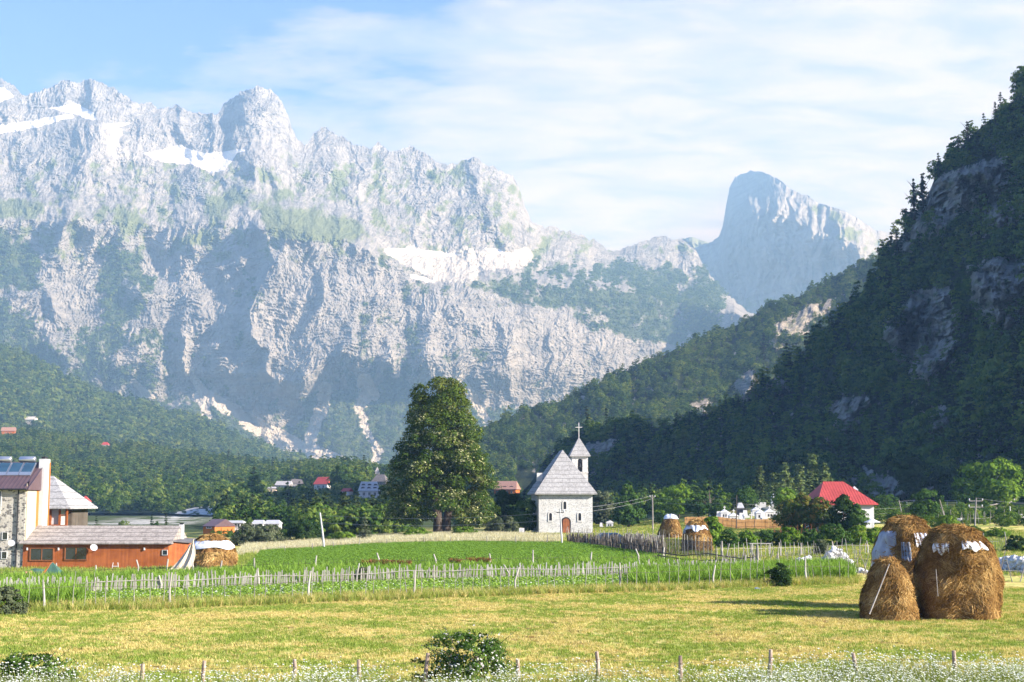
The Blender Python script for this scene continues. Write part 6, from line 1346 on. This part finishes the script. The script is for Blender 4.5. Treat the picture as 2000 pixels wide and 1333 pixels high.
fence('chain_link_fence', 'grey metal mesh fence on the slope right of the red roofed house', [(1748, 997), (1775, 994), (1870, 994)], 1.6, 1.5, .04, M_METAL, 16, ((1.5, .0),), .0, .02, net=None, cat='fence')
fence('vine_stakes', 'reddish garden stakes below the tree with reddish shoots', [(1500, 1050), (1560, 1048), (1600, 1046)], .35, 1.1, .03, M_DOOR, 17, ((.35, .05),), .1, .3, cat='fence')
fence('hillside_fence', 'old grey stakes and rails under the big bright tree', [(1830, 1024), (1900, 1026), (2020, 1024)], .8, 1.7, .045, M_GREYW, 18, ((1.0, .2),), .12, .25, railr=.02)
# brown dead hedge bits laid along the wire and post fence
def dead_hedge(pa, pb, label, n, seed):
    A_, B_ = hit(*pa), hit(*pb); rng = np.random.RandomState(seed); t = rng.rand(n); c = np.stack([A_.x + (B_.x - A_.x) * t, A_.y + (B_.y - A_.y) * t - .1, A_.z + .38 + .18 * rng.rand(n)], 1) + rng.normal(size=(n, 3)) * [.1, .08, .07]
    V, Fq, lv = quads_from(c, rng.normal(size=(n, 3)), np.full(n, .13), rng, .35, rng.rand(n)); m = leafmat('dead_fern', [(0, (.12, .045, .02)), (1, (.36, .16, .07))], .2, 0)
    o = empty('dead_hedge', (0, 0, 0), 0); bpy.data.objects.remove(o); o = link('dead_hedge', npmesh('dead_hedge', V, Fq, attrs={'lv': lv}), m); tag(o, label, 'brushwood', 'bands of dead brown brush on the fence')
dead_hedge((708, 1112), (802, 1110), 'left long band of dead brown brush hung on the spaced post fence', 1500, 1)
dead_hedge((878, 1108), (900, 1108), 'small tuft of dead brown brush between the two long bands', 350, 2)
dead_hedge((912, 1107), (958, 1106), 'right short band of dead brown brush hung on the spaced post fence', 800, 3)
# ------------------------------------------------------------------ poles and wires
def pole(label, px, top, base, mat, r=.12, cross=0, lean=0, Y=None, cap=3):
    b = hit(px, base) if Y is None else P(px, base, Y); s = F / b.y; H = (base - top) / s
    e = empty('utility_pole', tuple(b), 0, label, 'pole'); tp = Vector((lean / s, 0, H)); MB().tube([(0, 0, -.3), tuple(tp * .5), tuple(tp)], [r, r * .85, r * .65], 8).build('shaft', mat, e)
    if cross:
        for k in range(cross):
            z = H - .35 - .7 * k; w = .75 if cross > 1 else .4; x = tp.x * z / H
            MB().box(x - w, -.05, z - .05, x + w, .05, z + .05).build('crossarm', mat if mat is not M_CONC else M_IRON, e)
            for sx in (-w, w): MB().tube([(x + sx, 0, z + .05), (x + sx, 0, z + .12), (x + sx, 0, z + .28)], [.05, .08, .05], 6).build('insulator', M_WHITE, e)
    return b + tp
t1 = pole('white concrete pole standing alone at the back of the clover field', 634, 1003, 1073, M_CONC, .13, 0, -10)
t2 = pole('slender white concrete pole in front of the church wall', 1098, 996, 1065, M_CONC, .1, 1, -4)
t3 = pole('brown wooden pole with insulators between the conical tree and the haystacks', 1275, 968, 1036, M_GREYW, .13, 1, 0)
t4 = pole('thin dark wooden pole rising from the tan graveyard fence', 1438, 968, 1034, M_DARKW, .09, 0, 2)
t5 = pole('grey pole with crossarms right of the tall front haystack', 1903, 974, 1042, M_GREYW, .12, 2, 6)
t6 = pole('leaning grey pole above the gap between the two big front haystacks', 1850, 977, 1030, M_GREYW, .1, 0, -13)
t7 = pole('leaning grey pole above the back haystack', 1764, 978, 1018, M_GREYW, .1, 0, -7)
pole('short white post under the big bright tree', 1974, 990, 1024, M_WHITE, .1)
pole('stout pale wooden gatepost beside the hedge', 1410, 1058, 1092, M_GREYW, .12)
pole('tall square grey post standing among the garden fences', 1480, 1066, 1116, M_GREYW, .11)
pole('shorter grey post just right of the tall square one', 1520, 1080, 1110, M_GREYW, .09)
pole('thin dark post beside the white shrine on the mound', 1501, 964, 984, M_DARKW, .08)
def cable(a, b, label, sag=.5, off=(0, 0, 0)):
    a, b = Vector(a) + Vector(off), Vector(b) + Vector(off); n = 14; P_ = [a.lerp(b, i / n) - Vector((0, 0, sag * 4 * (i / n) * (1 - i / n))) for i in range(n + 1)]
    o = MB().tube([p - a for p in P_], .012, 4).build('power_cable', M_CABLE); o.location = a; tag(o, label, 'cable')
M_CABLE = simple('cable_grey', (.35, .35, .36), .6, 2, .1)
for k, w in enumerate(('upper', 'lower')):
    cable(t1, t2, w + ' power cable from the white concrete pole to the pole before the church', .5, (0, 0, -.3 - .8 * k))
    cable(t2, t3, w + ' power cable from the church pole to the brown insulator pole', .3, (0, 0, -.1 - .5 * k))
    cable(t3, t4, w + ' power cable from the brown insulator pole to the thin graveyard pole', .3, (0, 0, -.5 - .6 * k))
    cable(t4, t7, w + ' power cable passing in front of the red roofed house', .4, (0, 0, -1.2 - .7 * k))
cable(t5, P(2040, 984, t5.y), 'power cable leaving the crossarm pole for the right edge', .2)
# ------------------------------------------------------------------ graveyard
def cross_part(mb, x, y, z, h, w, t=.06): mb.box(x - t, y - t, z, x + t, y + t, z + h).box(x - w / 2, y - t * .9, z + h * .62, x + w / 2, y + t * .9, z + h * .62 + 2 * t)
GR = 'white graves and wooden crosses of the graveyard'
def grave(px, base, kind, label, k=1.0):
    b = hit(px, base); e = empty('grave', tuple(b), 0, label, 'grave', GR, k)
    if kind == 'chapel':
        MB().box(-.7, 0, -.3, .7, 1.6, .9).build('tomb', M_WHITE, e); MB().hexa([(-.85, -.1, .9), (.85, -.1, .9), (.85, 1.7, .9), (-.85, 1.7, .9)], [(-.05, .7, 1.45), (.05, .7, 1.45), (.05, .9, 1.45), (-.05, .9, 1.45)]).build('roof', M_WHITE, e); m = MB(); cross_part(m, 0, .3, 1.25, .75, .42); m.build('cross', M_WHITE, e)
        MB().box(-.32, -.03, .2, -.1, .02, .6).build('niche', M_DK, e); MB().box(.1, -.03, .2, .32, .02, .6).build('niche', M_DK, e)
    elif kind == 'slab':
        MB().box(-.45, 0, -.3, .45, 1.9, .35).build('slab', M_WHITE, e); MB().hexa([(-.4, 1.7, .3), (.4, 1.7, .3), (.4, 1.9, .3), (-.4, 1.9, .3)], [(-.3, 1.75, 1.25), (.3, 1.75, 1.25), (.3, 1.9, 1.25), (-.3, 1.9, 1.25)]).build('headstone', M_WHITE, e)
    elif kind == 'cross':
        MB().box(-.4, -.2, -.3, .4, .6, .3).build('base', M_WHITE, e); m = MB(); cross_part(m, 0, 0, .3, 1.2, .7, .07); m.build('cross', M_WHITE, e)
    else:
        m = MB(); cross_part(m, 0, 0, -.3, 2.1, 1.1, .07); m.build('cross', M_GREYW, e); e['category'] = 'cross'
for a in ((1396, 1012, 'chapel', 'small white house shaped grave at the left end of the graveyard row'), (1407, 1014, 'slab', 'white slab grave right after the leftmost house shaped one'), (1416, 1012, 'chapel', 'white roofed grave left of the thin dark pole'), (1427, 1016, 'slab', 'low white slab touching the thin dark pole from the left'),
          (1434, 1020, 'chapel', 'front white roofed grave just behind the tan fence by the pole'), (1452, 1018, 'slab', 'white slab grave right of the thin dark pole'), (1459, 1012, 'slab', 'small white headstone behind the slab right of the pole'), (1468, 1020, 'cross', 'white cross grave at the tan fence middle'),
          (1478, 1008, 'chapel', 'tallest white chapel grave in the middle of the graveyard'), (1486, 1014, 'chapel', 'white chapel grave with two dark niches right of the tallest'), (1494, 1016, 'slab', 'white slab between the two right chapel graves'), (1504, 1012, 'chapel', 'wide white chapel grave below the shrine mound'),
          (1512, 1014, 'cross', 'white cross grave right of the wide chapel grave'), (1520, 1018, 'slab', 'pale slab with headstone near the right end of the tan fence'), (1527, 1018, 'slab', 'last white headstone before the reddish trees')): grave(*a)
for i, x in enumerate((1424, 1434, 1459, 1470)): grave(x, 997 if i < 2 else 996, 'wood', ('leftmost', 'second', 'third', 'rightmost')[i] + ' of the four tall grey wooden crosses on the rise behind the graves')
grave(1155 + 36, 1030, 'chapel', 'white grave with cross alone on the lawn right of the church', .9); grave(1175, 1031, 'slab', 'low pale slab on the lawn beside the church', .7)
b = hit(1447, 1006); e = empty('dark_tomb', tuple(b), 0, 'dark grey slate roofed tomb behind the thin dark pole', 'tomb'); MB().box(-.5, 0, -.3, .5, 1.5, 1.2).build('wall', M_DGR, e); MB().hexa([(-.65, -.1, 1.2), (.65, -.1, 1.2), (.65, 1.6, 1.2), (-.65, 1.6, 1.2)], [(-.3, .4, 2.1), (.3, .4, 2.1), (.3, 1.0, 2.1), (-.3, 1.0, 2.1)]).build('roof', M_GRYR, e)
# mound with shrine
b = hit(1512, 997); s = F / b.y
me = rock_mesh(31, 4, .22); o = link('rock_mound', me, STN if not me.materials else None); o.location = (b.x, b.y + 1, b.z); o.scale = (5.0, 4, 2.1); tag(o, 'grassy rock mound carrying the white shrine', 'mound')
me.materials.clear(); me.materials.append(simple('mound_rock', (.34, .33, .25), .9, 1.5, .35))
z = b.z + .70; e = empty('shrine', (b.x + .1, b.y + .4, z), 0, 'little white arched shrine on the rock mound', 'shrine'); n = 8; w = .5
MB().prism([(-w, 0), (w, 0)] + [(w * math.cos(PI * i / n), 1.3 + 1.0 * math.sin(PI * i / n)) for i in range(n + 1)], 0, .8).build('niche_wall', M_WHITE, e)
MB().prism([(-.25, .5), (.25, .5)] + [(.25 * math.cos(PI * i / n), 1.2 + .4 * math.sin(PI * i / n)) for i in range(n + 1)], -.03, .02).build('niche', M_DK, e)
b = hit(1488, 993); e = empty('white_tomb', (b.x, b.y, b.z), 0, 'square white tomb on the slope left of the shrine', 'tomb'); MB().box(-.8, 0, -.4, .8, 1.4, 1.1).build('tomb', M_WHITE, e); m = MB(); cross_part(m, -.3, .3, 1.1, .6, .35); m.build('cross', M_WHITE, e)
# ------------------------------------------------------------------ stones
def heap(pa, pb, h, n, label, seed, depth=2.0, sz=.42):
    A_, B_ = hit(*pa), hit(*pb); rng = np.random.RandomState(seed); t = rng.rand(n); prof = np.sin(np.clip(t, .05, .95) * PI) ** .6; zf = rng.rand(n) ** 1.2
    X = A_.x + (B_.x - A_.x) * t; Y = A_.y + (B_.y - A_.y) * t + (rng.rand(n) - .3) * depth * (1 - .7 * zf); pts = np.column_stack([X, Y, G(X, Y) + zf * h * prof * (.8 + .4 * rng.rand(n))])
    return scatter('stone_heap', pts, sz * (.35 + .9 * rng.rand(n) ** 2), rng.rand(n) * 6.28, rng.randint(0, 4, n), ROCKS, label, 'stones', 2.5)
heap((1550, 1108), (1592, 1106), .55, 260, 'low heap of pale grey stones left of the bigger heap', 1)
heap((1605, 1110), (1662, 1108), 1.15, 520, 'tall heap of pale grey field stones behind the leaning sticks', 2)
heap((1598, 1116), (1700, 1120), .25, 160, 'scattered loose stones at the foot of the tall stone heap', 3)
heap((1915, 1118), (2050, 1122), .95, 900, 'dry wall of white field stones at the right edge', 4, 1.6, .5)
heap((1690, 958), (1860, 958), 4.0, 160, 'boulder scree in the shade above the red roofed house', 5, 40, 4.2)
heap((1870, 1018), (2020, 1014), .6, 220, 'rough stones scattered under the big bright tree', 6, 6, .7)
for i, (x, y, sx) in enumerate(((1932, 1112, 1.5),)):
    b = hit(x, y); me = rock_mesh(40, 3, .2); me.materials.append(STN); o = link('boulder', me); o.location = b; o.scale = (1.9, 1.2, 1.3); tag(o, 'smooth grey boulder at the left end of the white stone wall', 'boulder')
b = hit(1479, 1152); me = rock_mesh(41, 2, .2); me.materials.append(M_METAL); o = link('crumpled_bag', me); o.location = b; o.scale = (.35, .3, .3); tag(o, 'small crumpled pale bag lying at the foot of the stick fence', 'bag')
# wooden rack
b = hit(1485, 1086); s = F / b.y; e = empty('wooden_rack', tuple(b), 0, 'grey wooden rack table before the hedge', 'rack'); w = 21 / s; h = 30 / s * .8
MB().box(-w, -.3, h - .06, w, .3, h).build('top', M_PALEW, e)
for sx in (-w + .1, w - .1):
    for sy in (-.25, .25): MB().tube([(sx, sy, 0), (sx, sy, h - .06)], .04, 5).build('leg', M_PALEW, e)
# information board
b = hit(1019, 1047); s = F / b.y; e = empty('information_board', tuple(b), 0, 'white information board on the grass left of the church', 'sign'); w = 5 / s; z0, z1 = 2.5 / s, 15 / s
MB().box(-w, -.03, z0, w, .03, z1).build('panel', M_WHITE, e)
for i, (x, z, a, c) in enumerate(((-.1, .72, .22, .03), (.02, .62, .3, .025), (-.05, .40, .16, .12))):
    zz = z0 + (z1 - z0) * z; MB().box(x * 1 - a / 2, -.036, zz - c, x + a / 2, -.031, zz + c).build('printed_mark', M_GRYR, e)
for sx in (-w + .05, w - .05): MB().box(sx - .03, .031, -.2, sx + .03, .07, z1).build('leg', M_GREYW, e)
# ------------------------------------------------------------------ parked car behind the brush fence
def car():
    b = hit(1197, 1066); s = F / b.y; D = b.y; e = empty('parked_car', (b.x, b.y, g(b.x, b.y)), rad(8), 'dark blue car parked behind the brush fence by the church', 'car')
    H = zat(1046.5, D) - g(b.x, b.y); H = max(1.35, min(1.8, H)); L = 4.0
    low = [(-L / 2, .35), (L / 2, .35), (L / 2, .75), (L / 2 - .1, .92), (L / 2 - 1.0, 1.0), (-L / 2 + .4, 1.0), (-L / 2, .8)]
    bo = MB().prism(low, -.85, .85).build('body', M_BLUE, e)
    cab = MB().hexa([(-L / 2 + .35, -.8, .99), (L / 2 - .95, -.8, .99), (L / 2 - .95, .8, .99), (-L / 2 + .35, .8, .99)], [(-L / 2 + .8, -.62, H), (L / 2 - 1.65, -.62, H), (L / 2 - 1.65, .62, H), (-L / 2 + .8, .62, H)]); cb = cab.build('cabin', M_BLUE, e)
    k = (H - 1.0)
    for x0, x1 in ((-1.35, -.55), (-.45, .35)):
        MB().hexa([(x0, -.79, 1.04), (x1, -.79, 1.04), (x1, -.76, 1.04), (x0, -.76, 1.04)], [(x0 + .1, -.79 + .17 * .8, 1.0 + k * .82), (x1 - .1, -.79 + .17 * .8, 1.0 + k * .82), (x1 - .1, -.6, 1.0 + k * .82), (x0 + .1, -.6, 1.0 + k * .82)]).build('window', M_GLASS, cb)
    for x in (-1.25, 1.25):
        for y in (-.86, .68):
            w = MB().tube([(x, y, .34), (x, y + .18, .34)], .34, 16).build('wheel', M_IRON, e); MB().tube([(x, y - .01, .34), (x, y + .19, .34)], .18, 10).build('rim', M_METAL, w)
    for y in (-.6, .6): MB().box(L / 2 - .02, y - .15, .65, L / 2 + .03, y + .15, .78).build('headlight', M_WHITE, e)
car()
# ------------------------------------------------------------------ camp things beside the restaurant
def tents():
    b = hit(104, 1130); s = F / b.y; e = empty('green_tent', tuple(b), 0, 'dark green peaked tent on the grass before the restaurant', 'tent'); h = 31 / s; m = MB()
    k = [(-26 / s, -.6, 0), (22 / s, -.4, 0), (18 / s, 1.6, 0), (-20 / s, 1.5, 0)]; ap = (-6 / s, .4, h)
    for i in range(4): p, q = Vector(k[i]), Vector(k[(i + 1) % 4]); md = (p + q) / 2 * .8 + Vector((0, 0, .05)); m.quad(p, md, ap); m.quad(md, q, ap)
    m.build('canvas', M_GTENT, e); MB().tube([k[0], ap], .025, 5).build('pole', M_ORW, e); MB().quad((-24 / s, -.62, 0), (-17 / s, -.65, 0), (-7 / s, .2, h * .9)).build('flap', M_ORANGE, e)
    b = hit(62, 1128); s = F / b.y; me = rock_mesh(50, 3, .08); me.materials.append(M_GTENT); o = link('dome_tent', me); o.location = (b.x, b.y + 1, b.z + .1); o.scale = (44 / s, 1.8, 1.5); tag(o, 'low dark dome tent left of the green peaked tent', 'tent')
    for i, (x, y, m_, lab) in enumerate(((56, 1129, M_CLOTH, 'pink cloth bundle before the dark dome tent'), (68, 1126, M_TARP, 'white and pink bedding bundle before the dark dome tent'))):
        b = hit(x, y); me = rock_mesh(52 + i, 3, .4); me.materials.append(m_); o = link('cloth_bundle', me); o.location = (b.x, b.y - .3, b.z + .25); o.scale = (.55, .45, .75); tag(o, lab, 'bundle')
    # cream canvas awning beside the haystack
    D = 113.0; s = F / D; z = g(xat(355, D), D); e = empty('cream_awning', (xat(355, D), D, z), 0, 'cream canvas sheet pitched like a tent between restaurant and haystack', 'awning'); m = MB(); n = 10; hh = zat(1054, D) - z
    A_ = [Vector((-24 / s, -.6, 0)), Vector((20 / s, -.9, 0))]; ap = Vector((23 / s, .3, hh)); rows = []
    for i in range(n + 1):
        t = i / n; l = A_[0].lerp(ap, t); q = A_[1].lerp(ap, t) + Vector((.35 * math.sin(t * PI), 0, 0)); l += Vector((0, 0, -.25 * math.sin(t * PI))); rows.append([l.lerp(q, u / 8) + Vector((0, .1 * math.sin(u * 1.7 + t * 2), 0)) for u in range(9)])
    for i in range(n):
        for u in range(8): m.quad(rows[i][u], rows[i][u + 1], rows[i + 1][u + 1], rows[i + 1][u])
    m.build('canvas', M_CANV, e, True); MB().tube([(23 / s, .35, 0), tuple(ap + Vector((0, .05, .1)))], .03, 6).build('pole', M_GREYW, e)
    b = hit(225, 1113); e = empty('white_scooter_rack', tuple(b), 0, 'small white metal rack leaning before the restaurant wall', 'rack')
    m = MB(); m.box(-.28, -.02, .25, .28, .02, .31); e2 = m.build('bar', M_WHITE, e); MB().tube([(-.28, 0, 0), (-.2, 0, .6)], .03, 5).build('leg', M_WHITE, e); MB().tube([(.28, 0, 0), (.2, 0, .6)], .03, 5).build('leg', M_WHITE, e)
    e.name = 'white_metal_rack'
tents()
